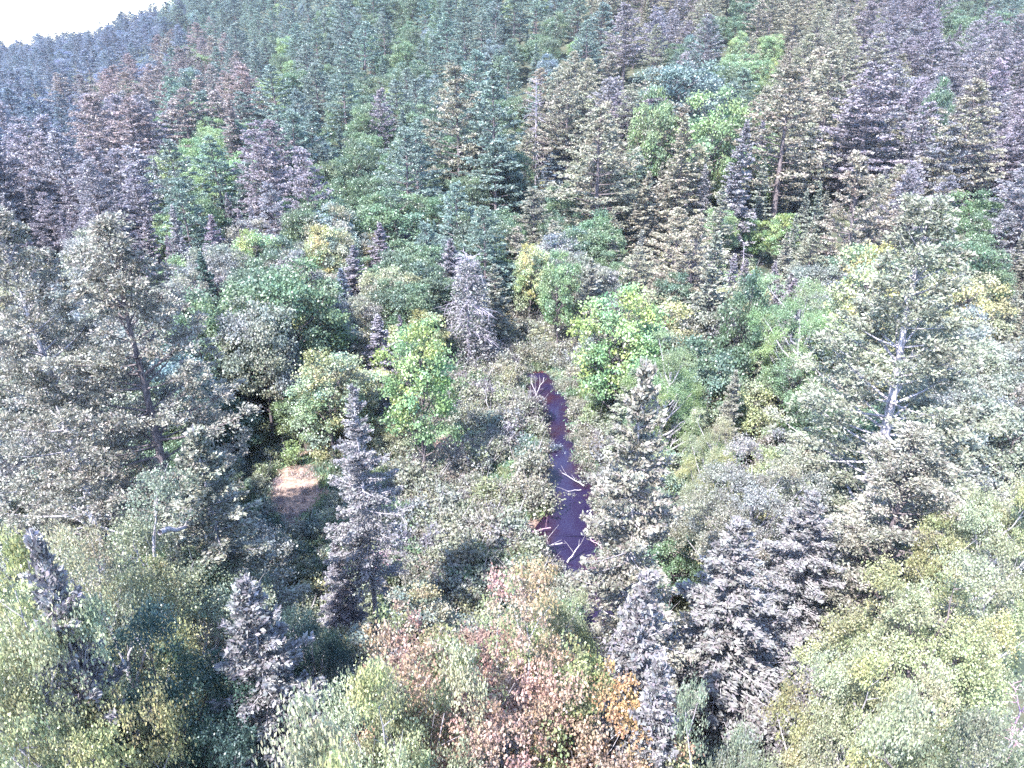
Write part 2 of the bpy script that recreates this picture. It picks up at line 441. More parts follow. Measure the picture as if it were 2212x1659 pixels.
proto('bushB', bush(82, Hh=1.5, Rr=1.4, leaf=.14), M_LEAF, M_PALE, 1.6, 1.6)
proto('bushC', bush(83, Hh=2.2, Rr=1.1, leaf=.16), M_LEAF, M_PALE, 2.3, 1.2)
proto('tuft', grass_tuft(91), M_LEAF, M_BARK, .8, .8)

# ------------------------------------------------------------------ colours (leaf colours, linear; D includes shade, B doubles as far haze)
TINT = {
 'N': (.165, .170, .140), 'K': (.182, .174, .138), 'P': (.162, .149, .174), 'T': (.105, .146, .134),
 'G': (.085, .125, .072), 'L': (.150, .208, .098), 'Y': (.238, .245, .138), 'B': (.10, .12, .165),
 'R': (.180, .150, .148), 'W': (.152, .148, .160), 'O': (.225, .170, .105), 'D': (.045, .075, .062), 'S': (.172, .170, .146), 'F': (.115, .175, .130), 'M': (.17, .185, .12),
}
WORD = {'N': 'grey-green', 'K': 'khaki', 'P': 'dark lilac-grey', 'T': 'teal', 'G': 'mid-green', 'L': 'light green', 'Y': 'yellow-green', 'B': 'blue-grey',
        'R': 'pinkish brown', 'W': 'pale silvery', 'O': 'orange', 'D': 'dark green', 'S': 'silvery', 'F': 'pale green', 'M': 'pale olive'}
prng = random.Random(7)
def tint_of(c, j=.12):
    t = TINT[c]; k = 1 + prng.uniform(-j, j)
    return tuple(x * k * (1 + prng.uniform(-j, j) * .5) for x in t)

# ------------------------------------------------------------------ building tree objects
def link(name, data, parent=None):
    o = bpy.data.objects.new(name, data); COL.objects.link(o)
    if parent is not None: o.parent = parent
    return o
def build_tree(t):
    """t: dict with proto, x, y, h, r, rot, tint, name, cat, label, group"""
    d = PROTO[t['proto']]
    gz = float(terrain(np.array([t['x']]), np.array([t['y']]))[0]) - .15
    sx = t['r'] / d['r']; sz = t['h'] / d['h']
    if t.get('small'):
        o = link(t['name'], joined(t['proto'])); o['tint'] = t['tint']; root = o
    else:
        root = link(t['name'], None); root.empty_display_size = .5
        if d['trunk']: link('trunk', d['trunk'], root)
        for i, m in enumerate(d['limbs']): link('branch' if t['name'] == 'dead_tree' else 'limb', m, root)
        if d['crown']:
            c = link('crown', d['crown'], root); c['tint'] = t['tint']
    root.location = (t['x'], t['y'], gz); root.scale = (sx, sx, sz)
    root.rotation_euler = (t.get('lean', (0, 0))[0], t.get('lean', (0, 0))[1], t['rot'])
    root['label'] = t['label']; root['category'] = t['cat']
    if t.get('group'): root['group'] = t['group']
    t['obj'] = root
    return root

def place(u, vt, vb, wpx, dome=False):
    """ground point and height of a tree whose top is seen at (u, vt) and whose foot would be seen at height vb"""
    a0 = ray(u, vt); el = -math.atan2(a0[2], math.hypot(a0[0], a0[1]))
    if dome: vt = vt + wpx * .5 * max(0, math.sin(el)) * .42      # the far rim of a wide crown shows above its top
    # march along the foot ray to the terrain
    d = ray(u, vb); dd = d / np.linalg.norm(d)
    ts = np.linspace(15, 700, 1400); P = np.array([0, 0, CAMZ]) + ts[:, None] * dd
    g = ground_z(P[:, 0], P[:, 1]); k = np.argmax(P[:, 2] < g) or 1399
    D = math.hypot(P[k, 0], P[k, 1])
    a = ray(u, vt); h2 = math.hypot(a[0], a[1])
    x, y = a[0] / h2 * D, a[1] / h2 * D
    ztop = CAMZ + a[2] / h2 * D
    h = ztop - float(ground_z(x, y))
    slant = math.sqrt(D * D + (CAMZ - ztop + h * .4) ** 2)
    return x, y, max(h, 1.0), wpx * K * slant / F / 2

HERO = [  # proto, u, v top, v foot, crown width px, colour, name, label
 ('pineN1', 215, 470, 1390, 350, 'S', 'pine_tree', 'huge pale silvery pine with dark bare limbs, nearest to the fallen birch log'),
 ('pineN2', 5, 450, 1420, 310, 'S', 'pine_tree', 'huge silvery pine cut by the picture edge beside a yellow-green tree column'),
 ('pineN2', 2035, 430, 1400, 430, 'N', 'pine_tree', 'tallest grey-green pine with long bare dead limbs on its pale trunk'),
 ('pineN1', 1985, 930, 1600, 340, 'S', 'pine_tree', 'broad silvery pine with rounded puffs below the tallest grey-green pine'),
 ('pineN3', 1745, 1415, 1860, 190, 'W', 'pine_tree', 'small dense lilac-white pine between the pink twig tangle and yellow-green trees'),
 ('firN1', 1385, 790, 1760, 285, 'S', 'fir_tree', 'tall silvery fir standing right beside the stream bend'),
 ('firN2', 1400, 1240, 2100, 300, 'W', 'fir_tree', 'lilac-white fir beside the orange maple, below the tall streamside fir'),
 ('firN2', 1425, 1420, 2250, 250, 'W', 'fir_tree', 'pale fir touching the bottom edge between maple and small lilac pine'),
 ('firN2', 1600, 1125, 1720, 310, 'W', 'fir_tree', 'lilac spruce-shaped fir whose lower branches are dead and pink'),
 ('firN1', 1768, 1060, 1600, 230, 'W', 'fir_tree', 'lilac fir between the pink-bottomed fir and the broad silvery pine'),
 ('firN1', 405, 925, 1720, 290, 'S', 'fir_tree', 'pale fir beside the dark shaded gap left of the sunny clearing'),
 ('firN1', 545, 1255, 2150, 310, 'W', 'fir_tree', 'silvery white fir directly below the dark shaded gap'),
 ('firN3', 760, 830, 1440, 165, 'W', 'fir_tree', 'thin tall fir with bare pinkish lower trunk at the shrub meadow edge'),
 ('firN2', 70, 1160, 2600, 250, 'W', 'fir_tree', 'thin silvery fir rising among yellow-green trees at the lower left corner'),
 ('firN2', 722, 1170, 1440, 100, 'P', 'fir_tree', 'small lilac fir at the foot of the dark shaded gap'),
 ('firN2', 1590, 800, 1100, 90, 'N', 'fir_tree', 'slim grey fir just above the khaki trees right of the stream'),
 ('willowN', 300, 1000, 1880, 380, 'M', 'broadleaf_tree', 'pale olive leafy tree with visible upright stems beside the fallen birch log'),
 ('leafN2', 160, 1090, 2100, 300, 'Y', 'broadleaf_tree', 'yellow-green leafy tree between the huge silvery pines and pale willow-like tree'),
 ('leafN1', 0, 1180, 2700, 330, 'Y', 'broadleaf_tree', 'yellow-green tree cut off by the edge, beside the thin silvery corner fir'),
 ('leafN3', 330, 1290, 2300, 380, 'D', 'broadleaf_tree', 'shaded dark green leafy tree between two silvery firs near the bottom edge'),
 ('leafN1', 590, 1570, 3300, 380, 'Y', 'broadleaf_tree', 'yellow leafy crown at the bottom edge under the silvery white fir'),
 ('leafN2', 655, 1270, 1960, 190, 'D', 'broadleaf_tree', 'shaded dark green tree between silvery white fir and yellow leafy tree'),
 ('leafN1', 820, 1330, 2350, 330, 'Y', 'broadleaf_tree', 'bright yellow-green leafy tree touching the orange maple'),
 ('mapleN', 1110, 1235, 2150, 620, 'O', 'maple_tree', 'big maple turning orange and pink with white limbs showing'),
 ('leafN2', 1200, 1235, 1800, 170, 'Y', 'broadleaf_tree', 'narrow yellow-green tree rising behind the orange maple'),
 ('leafN3', 2070, 1170, 2000, 380, 'Y', 'broadleaf_tree', 'large cream-yellow leafy tree directly below the broad silvery pine'),
 ('leafN1', 2185, 1000, 1750, 230, 'Y', 'broadleaf_tree', 'yellow-green leafy tree cut by the edge right of the broad silvery pine'),
 ('leafN1', 1900, 1340, 2250, 270, 'Y', 'broadleaf_tree', 'yellow leafy tree right of the small dense lilac pine'),
 ('leafN3', 2010, 1500, 2900, 330, 'Y', 'broadleaf_tree', 'cream-yellow crown at the bottom edge below the large cream-yellow tree'),
 ('leafN2', 2190, 1440, 2700, 250, 'M', 'broadleaf_tree', 'pale olive tree in the bottom corner beyond the dark gap'),
 ('leafN2', 1570, 1500, 2600, 200, 'M', 'broadleaf_tree', 'pale olive crown under the pink twig tangle at the bottom edge'),
 ('leafN1', 1640, 955, 1420, 290, 'K', 'broadleaf_tree', 'wide khaki leafy tree behind the pink-bottomed fir'),
 ('leafN2', 1545, 880, 1230, 130, 'Y', 'broadleaf_tree', 'small yellow leafy tree with white stems right of the tall streamside fir'),
 ('leafY', 895, 680, 1040, 185, 'L', 'broadleaf_tree', 'two-toned yellow and green maple at the shrub meadow upper left'),
 ('leafY', 1350, 610, 950, 210, 'L', 'broadleaf_tree', 'round two-toned yellow tree directly above the tall streamside fir'),
 ('leafN2', 1450, 720, 1110, 180, 'L', 'broadleaf_tree', 'light green tree half hidden behind the tall streamside fir'),
 ('leafB', 1210, 535, 770, 90, 'L', 'broadleaf_tree', 'bright green column-shaped tree above the head of the stream'),
 ('leafY', 1150, 520, 720, 90, 'Y', 'broadleaf_tree', 'yellow tree touching the bright green column above the stream'),
 ('leafB', 1630, 560, 930, 120, 'G', 'broadleaf_tree', 'dark green column tree left of the leaning dead spire'),
 ('leafN2', 1780, 590, 1010, 190, 'L', 'broadleaf_tree', 'bright green billowing tree right of the leaning dead spire'),
 ('leafY', 1900, 520, 880, 170, 'Y', 'broadleaf_tree', 'yellow-topped tree between bright billowing tree and tallest grey-green pine'),
 ('leafB', 1465, 580, 760, 90, 'G', 'broadleaf_tree', 'small mid-green tree below the lone pyramid spruce'),
 ('leafC', 600, 560, 900, 250, 'G', 'broadleaf_tree', 'broad mid-green maple above the blue spruce'),
 ('leafC', 540, 640, 960, 180, 'N', 'broadleaf_tree', 'grey-green rounded tree left of the blue spruce'),
 ('leafA', 400, 620, 960, 180, 'G', 'broadleaf_tree', 'dark-hollowed green maple right of the huge silvery pine'),
 ('leafB', 365, 720, 1060, 150, 'T', 'broadleaf_tree', 'teal leafy tree tucked against the huge silvery pine'),
 ('leafY', 700, 740, 1010, 170, 'M', 'broadleaf_tree', 'pale olive tree between blue spruce and two-toned maple'),
 ('leafC', 860, 600, 800, 150, 'G', 'broadleaf_tree', 'flat-topped green tree behind the two-toned maple'),
 ('leafA', 840, 405, 590, 170, 'G', 'broadleaf_tree', 'broad mid-green tree just left of the twin pale pines'),
 ('leafY', 545, 490, 680, 110, 'L', 'broadleaf_tree', 'lime green rounded tree in the middle of the mixed woods'),
 ('leafY', 700, 480, 660, 110, 'Y', 'broadleaf_tree', 'yellow rounded tree right of the lime green one'),
 ('leafB', 1420, 185, 480, 100, 'L', 'broadleaf_tree', 'light green tree right of the broad pale pine crown'),
 ('leafA', 1560, 185, 490, 150, 'L', 'broadleaf_tree', 'brightest light green tree between pyramid spruce and lilac spires'),
 ('leafC', 1480, 130, 380, 180, 'T', 'broadleaf_tree', 'feathery teal-green tree above the two bright green trees'),
 ('leafB', 2040, 165, 420, 60, 'G', 'broadleaf_tree', 'narrow green tree squeezed between pale pines on the upper slope'),
 ('leafB', 2165, 560, 720, 70, 'G', 'broadleaf_tree', 'small green oval tree right of the tallest grey-green pine'),
 ('spruceA', 625, 750, 930, 100, 'B', 'spruce_tree', 'blue spruce glowing cold among green trees'),
 ('spruceA', 815, 680, 880, 110, 'P', 'spruce_tree', 'dark spruce left of the two-toned maple'),
 ('spruceB', 972, 515, 735, 85, 'P', 'spruce_tree', 'dark layered spruce touching the silver dead spruce'),
 ('spruceC', 1065, 570, 760, 110, 'N', 'spruce_tree', 'grey spruce right of the silver dead spruce'),
 ('spruceA', 822, 480, 640, 80, 'P', 'spruce_tree', 'lilac-grey spruce pair member below the broad mid-green tree'),
 ('spruceB', 870, 470, 600, 40, 'B', 'spruce_tree', 'very thin blue-grey spruce spire'),
 ('spruceB', 760, 530, 700, 70, 'P', 'spruce_tree', 'lilac spruce left of the lilac pair in the mixed woods'),
 ('spruceB', 735, 580, 740, 60, 'B', 'spruce_tree', 'slim blue-grey spruce lowest of the lilac cluster'),
 ('spruceA', 1545, 500, 900, 150, 'N', 'spruce_tree', 'massive shadowy grey spruce above the small slim fir'),
 ('spruceA', 1478, 250, 560, 110, 'K', 'spruce_tree', 'lone sharp pyramid spruce between two bright green trees'),
 ('spruceB', 1612, 260, 580, 85, 'P', 'spruce_tree', 'tall ragged lilac spruce beside the big layered khaki pine'),
 ('spruceC', 1560, 400, 620, 90, 'N', 'spruce_tree', 'short grey spruce at the foot of the brightest green tree'),
 ('spruceB', 1680, 675, 960, 110, 'N', 'spruce_tree', 'pale pointed spruce with a dead tip by the leaning dead spire'),
 ('spruceC', 1275, 560, 760, 110, 'N', 'spruce_tree', 'grey spruce right of the bright green column tree'),
 ('spruceA', 1200, 290, 420, 70, 'B', 'spruce_tree', 'frosty blue spruce at the foot of the skeleton tree'),
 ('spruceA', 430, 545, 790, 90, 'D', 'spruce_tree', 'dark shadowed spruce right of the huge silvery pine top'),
 ('spruceB', 312, 470, 640, 60, 'P', 'spruce_tree', 'slim dark spruce above the huge silvery pine top'),
 ('pineA', 985, 135, 480, 150, 'K', 'pine_tree', 'western half of the twin pale khaki pines with layered plates'),
 ('pineB', 1070, 150, 500, 130, 'T', 'pine_tree', 'eastern teal-topped half of the twin pines'),
 ('pineC', 1300, 230, 560, 210, 'K', 'pine_tree', 'broad khaki pine fanning upward in the middle of the slope'),
 ('pineA', 1720, 140, 520, 200, 'K', 'pine_tree', 'big layered khaki pine right of the tall ragged lilac spruce'),
 ('pineB', 1905, 135, 480, 180, 'P', 'pine_tree', 'dark lilac pine with a bare black trunk on the upper slope'),
 ('pineB', 1810, 110, 400, 130, 'K', 'pine_tree', 'khaki pine between the layered khaki pine and dark lilac pine'),
 ('pineC', 2120, 170, 520, 160, 'K', 'pine_tree', 'khaki pine with spreading plates near the right edge of the slope'),
 ('pineA', 1355, 5, 190, 90, 'P', 'pine_tree', 'dark upright lilac pine at the top edge above the feathery tree'),
 ('pineD', 1070, 300, 520, 170, 'T', 'pine_tree', 'teal-green shaded pine under the twin pines'),
 ('pineA', 1230, 150, 420, 90, 'K', 'pine_tree', 'slender khaki pine just right of the skeleton tree'),
 ('pineC', 585, 140, 330, 110, 'T', 'pine_tree', 'dark teal pine with wide boughs left of the long lilac spruce'),
 ('pineB', 735, 150, 340, 90, 'T', 'pine_tree', 'dark teal pine with blue shadows on the middle slope'),
 ('pineA', 820, 190, 380, 70, 'P', 'pine_tree', 'lilac pine with exposed trunk left of the twin pines'),
 ('spruceA', 495, 210, 420, 65, 'R', 'spruce_tree', 'long pinkish-lilac spruce standing over green maples'),
 ('pineB', 385, 190, 390, 110, 'R', 'pine_tree', 'pinkish-lilac pine rising over pale green crowns'),
 ('pineA', 190, 200, 420, 120, 'R', 'pine_tree', 'pinkish-lilac pine above the rows of thin lilac spruces'),
 ('pineB', 265, 210, 430, 110, 'R', 'pine_tree', 'rosy pine with forked top beside pinkish-lilac neighbours'),
 ('snagB', 1012, 560, 800, 120, 'W', 'dead_tree', 'silver dead spruce hung with bare drooping branches above the shrub meadow'),
 ('snagA', 1160, 165, 400, 85, 'P', 'dead_tree', 'white skeleton tree with bare rib-like branches'),
 ('snagC', 1722, 595, 800, 40, 'P', 'dead_tree', 'leaning dead spire, silver and nearly branchless'),
 ('snagC', 1612, 520, 600, 25, 'P', 'dead_tree', 'short broken dead stub below the ragged lilac spruce'),
 ('snagB', 1462, 410, 530, 60, 'P', 'dead_tree', 'grey dead tree tangle at the foot of the pyramid spruce'),
 ('snagA', 380, 860, 1010, 60, 'P', 'dead_tree', 'small dead grey tree leaning in the dark gap beside the silvery pine'),
]
trees = []
for i, (pr, u, vt, vb, wd, c, nm, lab) in enumerate(HERO):
    x, y, h, r = place(u, vt, vb, wd, nm in ('broadleaf_tree', 'maple_tree'))
    cat = {'pine_tree': 'pine tree', 'fir_tree': 'fir tree', 'spruce_tree': 'spruce tree', 'broadleaf_tree': 'tree', 'maple_tree': 'maple tree', 'dead_tree': 'dead tree'}[nm]
    grp = {'pine_tree': 'pines of the valley and slope', 'fir_tree': 'firs of the valley floor', 'spruce_tree': 'spruces of the valley and slope', 'broadleaf_tree': 'broadleaf trees of the valley and slope', 'dead_tree': 'dead standing trees'}.get(nm)
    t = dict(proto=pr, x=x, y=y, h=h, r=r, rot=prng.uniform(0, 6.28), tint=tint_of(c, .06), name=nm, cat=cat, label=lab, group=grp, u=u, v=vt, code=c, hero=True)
    if 'leaning dead spire' in lab: t['lean'] = (0, -.12)
    trees.append(t)

# ------------------------------------------------------------------ the rest of the forest, sown on the ground
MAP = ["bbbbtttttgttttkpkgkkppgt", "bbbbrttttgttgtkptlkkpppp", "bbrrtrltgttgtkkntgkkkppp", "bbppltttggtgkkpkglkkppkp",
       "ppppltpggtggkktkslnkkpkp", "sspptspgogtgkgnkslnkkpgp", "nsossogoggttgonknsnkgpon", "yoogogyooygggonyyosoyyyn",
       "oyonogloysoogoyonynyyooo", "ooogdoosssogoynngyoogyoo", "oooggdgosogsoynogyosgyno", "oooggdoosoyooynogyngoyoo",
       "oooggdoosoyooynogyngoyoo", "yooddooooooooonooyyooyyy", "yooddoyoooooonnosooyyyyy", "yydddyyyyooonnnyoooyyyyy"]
assert all(len(m) == 24 for m in MAP)
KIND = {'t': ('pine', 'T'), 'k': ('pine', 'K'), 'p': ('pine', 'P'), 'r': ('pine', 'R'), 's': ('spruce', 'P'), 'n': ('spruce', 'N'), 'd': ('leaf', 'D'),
        'g': ('leaf', 'G'), 'l': ('leaf', 'L'), 'y': ('leaf', 'Y'), 'o': ('leaf', 'N'), 'b': ('pine', 'B')}  # b: haze of the far ridge put into the foliage colour
MEADOW = [(790, 1290), (820, 1130), (850, 1010), (985, 860), (990, 800), (1060, 730), (1150, 690), (1290, 790), (1310, 900), (1330, 960), (1330, 1300)]
CLEAR = [(545, 1080), (560, 990), (720, 990), (760, 1100), (740, 1260), (620, 1260), (560, 1180)]
SITE2 = [(1430, 1000), (1580, 1000), (1580, 1090), (1430, 1090)]
def inside(poly, u, v):
    c = False; n = len(poly)
    for i in range(n):
        x1, y1 = poly[i]; x2, y2 = poly[(i + 1) % n]
        if (y1 > v) != (y2 > v) and u < (x2 - x1) * (v - y1) / (y2 - y1) + x1: c = not c
    return c

GS = 8                                            # cells of the coarse visibility grid, picture px
NW, NH = 2212 // GS, 1659 // GS
depth = np.full((NH, NW), 1e9)
def footprint(t, fill=.8):
    gz = float(ground_z(t['x'], t['y']))
    u, vt, d1 = project(t['x'], t['y'], gz + t['h']); u2, vb, d2 = project(t['x'], t['y'], gz)
    uc, um, dm = project(t['x'], t['y'], gz + t['h'] * .55)
    wd = t['r'] * F / dm / K
    return float(u), float(vt), float(vb), float(wd), float(dm)
def cells(t, bot=.75):
    u, vt, vb, wd, dm = footprint(t)
    vb2 = vt + (vb - vt) * bot
    j0, j1 = int(max(0, vt // GS)), int(min(NH - 1, vb2 // GS)); i0, i1 = int(max(0, (u - wd) // GS)), int(min(NW - 1, (u + wd) // GS))
    if j1 < j0 or i1 < i0: return None, dm
    jj, ii = np.mgrid[j0:j1 + 1, i0:i1 + 1]
    s = ((jj + .5) * GS - vt) / max(1, vb2 - vt)
    prof = .25 + .75 * np.clip(s * 1.8, 0, 1)
    m = np.abs((ii + .5) * GS - u) < wd * prof * .85 + GS * .3
    return (jj[m], ii[m]), dm
for t in trees:
    c, dm = cells(t)
    if c is not None:
        depth[c] = np.minimum(depth[c], dm)
hero_depth = depth.copy()
hero_depth[hero_depth > 1e8] = 0
open_mask = np.zeros((NH, NW), bool)              # pieces of ground that stay in view: the stream and the clearing
for jj in range(NH):
    for ii in range(NW):
        uu, vv = (ii + .5) * GS, (jj + .5) * GS
        if 800 < vv < 1250 and any(abs(uu - a) < b * .6 and abs(vv - c_) < 30 for a, c_, b in ST[1:12]): open_mask[jj, ii] = True
        elif 600 < vv < 1300 and (inside(CLEAR, uu, vv) or inside(MEADOW, uu, vv)): open_mask[jj, ii] = True

rng = np.random.default_rng(5)
cand = []
def sow(rmin, rmax, spacing, amax=.86, tries=None):
    """points spread over a wedge of ground"""
    pts = []; grid = {}
    area = .5 * (rmax ** 2 - rmin ** 2) * 2 * math.atan(amax)
    for _ in range(int(area / spacing ** 2 * 2.2)):
        r = math.sqrt(rng.uniform(rmin ** 2, rmax ** 2)); a = rng.uniform(-math.atan(amax), math.atan(amax))
        x, y = r * math.sin(a), r * math.cos(a)
        k = (int(x // spacing), int(y // spacing)); ok = True
        for i in (-1, 0, 1):
            for j in (-1, 0, 1):
                for q in grid.get((k[0] + i, k[1] + j), ()):
                    if (q[0] - x) ** 2 + (q[1] - y) ** 2 < (spacing * .8) ** 2: ok = False
        if ok: grid.setdefault(k, []).append((x, y)); pts.append((x, y))
    return pts
pts = sow(24, 110, 3.6) + sow(110, 210, 5.0) + sow(210, 400, 8.2) + sow(400, 1000, 12)
pts += [p for p in sow(480, 990, 8.5) if -.9 < math.atan2(p[0], p[1]) < -.28 and math.hypot(*p) > .86 * float(np.interp(np.clip(p[0] / p[1], -.75, .8), [-.75, -.63, -.52, -.40, -.2, 0], [980, 940, 800, 690, 560, 490]))]
heroxy = np.array([(t['x'], t['y']) for t in trees])
herorr = np.array([t['r'] for t in trees])
for (x, y) in pts:
    r = math.hypot(x, y); gz = float(ground_z(x, y))
    if r > 380:
        rc = float(np.interp(np.clip(x / y, -.75, .8), [-.75, -.63, -.52, -.40, -.2, 0, .3, .6, .8], [980, 940, 800, 690, 560, 490, 500, 580, 620]))
        if r > rc * 1.03: continue
    u, v, d = project(x, y, gz + 9)
    if not (-160 < u < 2372 and v > -260): continue
    dh = np.hypot(heroxy[:, 0] - x, heroxy[:, 1] - y)
    if (dh < np.maximum(1.6, herorr * .5)).any(): continue
    if float(stream_dist([x], [y])[0]) < 1.5: continue
    uf, vf, _ = project(x, y, gz)
    if r < 110 and (inside(MEADOW, uf, vf) or inside(CLEAR, uf, vf)): continue
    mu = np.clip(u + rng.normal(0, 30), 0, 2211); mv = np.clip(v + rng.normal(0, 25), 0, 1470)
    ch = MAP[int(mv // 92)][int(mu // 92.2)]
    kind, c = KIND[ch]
    if kind == 'pine' and rng.random() < .13 and c != 'B': kind = 'spruce'
    if kind == 'pine' and c in 'TR' and rng.random() < .22: kind = 'leaf'; c = rng.choice(['G', 'G', 'L', 'T'])
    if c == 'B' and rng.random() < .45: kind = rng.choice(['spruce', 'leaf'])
    small = r < 115
    if kind == 'pine': h = rng.uniform(13, 23); rr = h * rng.uniform(.20, .28) * (1.2 if r > 150 else 1); pr = rng.choice(['pineA', 'pineB', 'pineC', 'pineD'])
    elif kind == 'spruce': h = rng.uniform(9, 17); rr = h * rng.uniform(.14, .2); pr = rng.choice(['spruceA', 'spruceB', 'spruceC'])
    else: h = rng.uniform(8, 14) * (1 + .15 * (r > 150)); rr = h * rng.uniform(.27, .4); pr = rng.choice(['leafA', 'leafB', 'leafC'] + (['leafY'] if c in 'YLN' else []))
    if small and kind != 'leaf': h *= .78; rr *= .85
    if r < 60: h = min(h, 9) * .9; rr = min(rr, 2.6)
    if r > 500: h *= .8; rr *= 1.1
    t = dict(proto=str(pr), x=x, y=y, h=h, r=rr, rot=rng.uniform(0, 6.28), code=c, kind=str(kind), tint=tint_of(c))
    cl, dm = cells(t)
    if cl is not None and len(cl[0]):
        blk = (hero_depth[cl] > dm + 1.0).mean()
        if blk > .22: 
            # shrink it instead of hiding the tree behind
            if blk > .55 or r > 110: continue
            t['h'] *= .55; t['r'] *= .7
            cl, dm = cells(t)
            if cl is None or (hero_depth[cl] > dm + 1.0).mean() > .2: continue
        if open_mask[cl].mean() > .12 and dm < 100: continue
    t['r_'] = r
    if r < 110 and cl is not None:                 # keep the sunny openings sunny
        sh = False
        for q in (.25, .5, .75, 1.0):
            L = t['h'] * q / math.tan(SUN_EL); n_ = math.hypot(*SUN_DIR)
            us, vs, _ = project(x - SUN_DIR[0] / n_ * L, y - SUN_DIR[1] / n_ * L, 0)
            if inside(CLEAR[:5], us, vs) or inside(MEADOW, us, vs): sh = True
        if sh: t['h'] *= .4; t['r'] *= .6
    cand.append(t)

# coarse visibility: near trees painted last over far ones
order = sorted(trees + cand, key=lambda t: -math.hypot(t['x'], t['y']))
idm = np.full((NH, NW), -1)
for i, t in enumerate(order):
    cl, dm = cells(t)
    if cl is not None and len(cl[0]): idm[cl] = i
vis = np.bincount(idm[idm >= 0].ravel(), minlength=len(order))
for i, t in enumerate(order): t['vis'] = int(vis[i])

NAME = {'pine': 'pine_tree', 'spruce': 'spruce_tree', 'leaf': 'broadleaf_tree'}
LIMIT = {'pine': 255, 'spruce': 200, 'leaf': 250}
indiv, rest = [], []
for kind in ('pine', 'spruce', 'leaf'):
    ks = sorted([t for t in cand if t['kind'] == kind], key=lambda t: -t['vis'])
    for n_, t in enumerate(ks):
        if n_ < LIMIT[kind] and t['vis'] >= 3: indiv.append(t)
        else: rest.append(t)

# labels: colour, height, kind, and how it stands to the nearest landmark tree or thing
MARK = [('the huge silvery pine', 215, 470), ('the edge-cut silvery pine', 15, 470), ('the tallest grey-green pine', 2030, 440), ('the broad silvery pine', 1985, 960),
        ('the tall streamside fir', 1385, 800), ('the pink-bottomed fir', 1600, 1130), ('the thin bare-trunked fir', 765, 850), ('the orange maple', 1110, 1250),
        ('the two-toned maple', 895, 700), ('the blue spruce', 625, 750), ('the silver dead spruce', 1012, 560), ('the white skeleton tree', 1160, 170),
        ('the leaning dead spire', 1722, 600), ('the pyramid spruce', 1478, 250), ('the ragged lilac spruce', 1612, 260), ('the twin pines', 1020, 140),
        ('the broad khaki fan pine', 1300, 230), ('the layered khaki pine', 1720, 140), ('the dark black-trunked pine', 1905, 140), ('the bright green column tree', 1210, 540),
        ('the long pinkish spruce', 495, 210), ('the rosy forked pine', 265, 210), ('the lime green tree', 545, 490), ('the skyline notch', 180, 90),
        ('the lilac spruce pair', 822, 480), ('the dark upright top pine', 1355, 10), ('the narrow green squeezed tree', 2040, 165), ('the wide khaki tree', 1640, 960),
        ('the white ridge sky', 400, 10), ('the dark teal boughed pine', 585, 140), ('the tall slope corner', 2190, 20), ('the small dense lilac pine', 1745, 1415)]
for t in indiv:
    u, vt, vb, wd, dm = footprint(t); t['u'], t['v'] = u, vt; t['px'] = vb - vt
seen = {}
for t in sorted(indiv, key=lambda t: -t['vis']):
    ds = sorted(((math.hypot(t['u'] - mu, (t['v'] - mv)), nm, mu, mv) for nm, mu, mv in MARK))
    kindw = {'pine': 'pine', 'spruce': 'spruce', 'leaf': 'leafy tree'}[t['kind']]
    size = 'tall' if t['px'] > 150 else 'medium' if t['px'] > 90 else 'small' if t['px'] > 45 else 'tiny'
    slim = 'slim ' if t['r'] / t['h'] < (.15 if t['kind'] != 'leaf' else .28) else 'broad ' if t['r'] / t['h'] > (.185 if t['kind'] != 'leaf' else .33) else ''
    base = f"{size} {slim}{WORD[t['code']]} {kindw}"
    def rel(dist, nm, mu, mv):
        dx, dy = t['u'] - mu, t['v'] - mv
        far = 'just ' if dist < 90 else '' if dist < 200 else 'well '
        if abs(dx) > 2.2 * abs(dy): r_ = 'right of' if dx > 0 else 'left of'
        elif abs(dy) > 2.2 * abs(dx): r_ = 'below' if dy > 0 else 'above'
        else: r_ = ('lower' if dy > 0 else 'upper') + ' ' + ('right of' if dx > 0 else 'left of')
        return f"{far}{r_} {nm}"
    t['base'] = base; t['lab1'] = base + ' ' + rel(*ds[0])
    t['ds'] = ds; t['rel'] = rel
    seen.setdefault(t['lab1'], []).append(t)
ORD = ['first', 'second', 'third', 'fourth', 'fifth', 'sixth', 'seventh', 'eighth', 'ninth', 'tenth', 'eleventh', 'twelfth']
for lab, ts in seen.items():
    if len(ts) == 1: ts[0]['label'] = lab; continue
    ts.sort(key=lambda t: t['u'])
    if len(ts) == 2: ws = ['left one of two', 'right one of two']
    elif len(ts) == 3: ws = ['leftmost of three', 'middle of three', 'rightmost of three']
    else: ws = [ORD[min(i, 11)] + ' from left' for i in range(len(ts))]
    for t, w_ in zip(ts, ws):
        t['label'] = lab + ', ' + w_

used = set()
def trim(s_):
    for w_ in ('just ', 'well ', 'one of ', 'the '):
        if len(s_.replace('-', ' ').split()) > 15: s_ = s_.replace(w_, '', 1)
    return s_
for t in indiv:
    tries_ = [t['label']] + [t['base'] + ' ' + t['rel'](*t['ds'][k]) for k in range(1, 14)]
    t['label'] = next((q for q in map(trim, tries_) if q not in used), trim(t['label']))
    used.add(t['label'])
for t in indiv:
    t['name'] = NAME[t['kind']]
    t['cat'] = {'pine': 'pine tree', 'spruce': 'spruce tree', 'leaf': 'tree'}[t['kind']]
    t['group'] = {'pine': 'pines of the valley and slope', 'spruce': 'spruces of the valley and slope', 'leaf': 'broadleaf trees of the valley and slope'}[t['kind']]
    t['small'] = t['px'] < 75

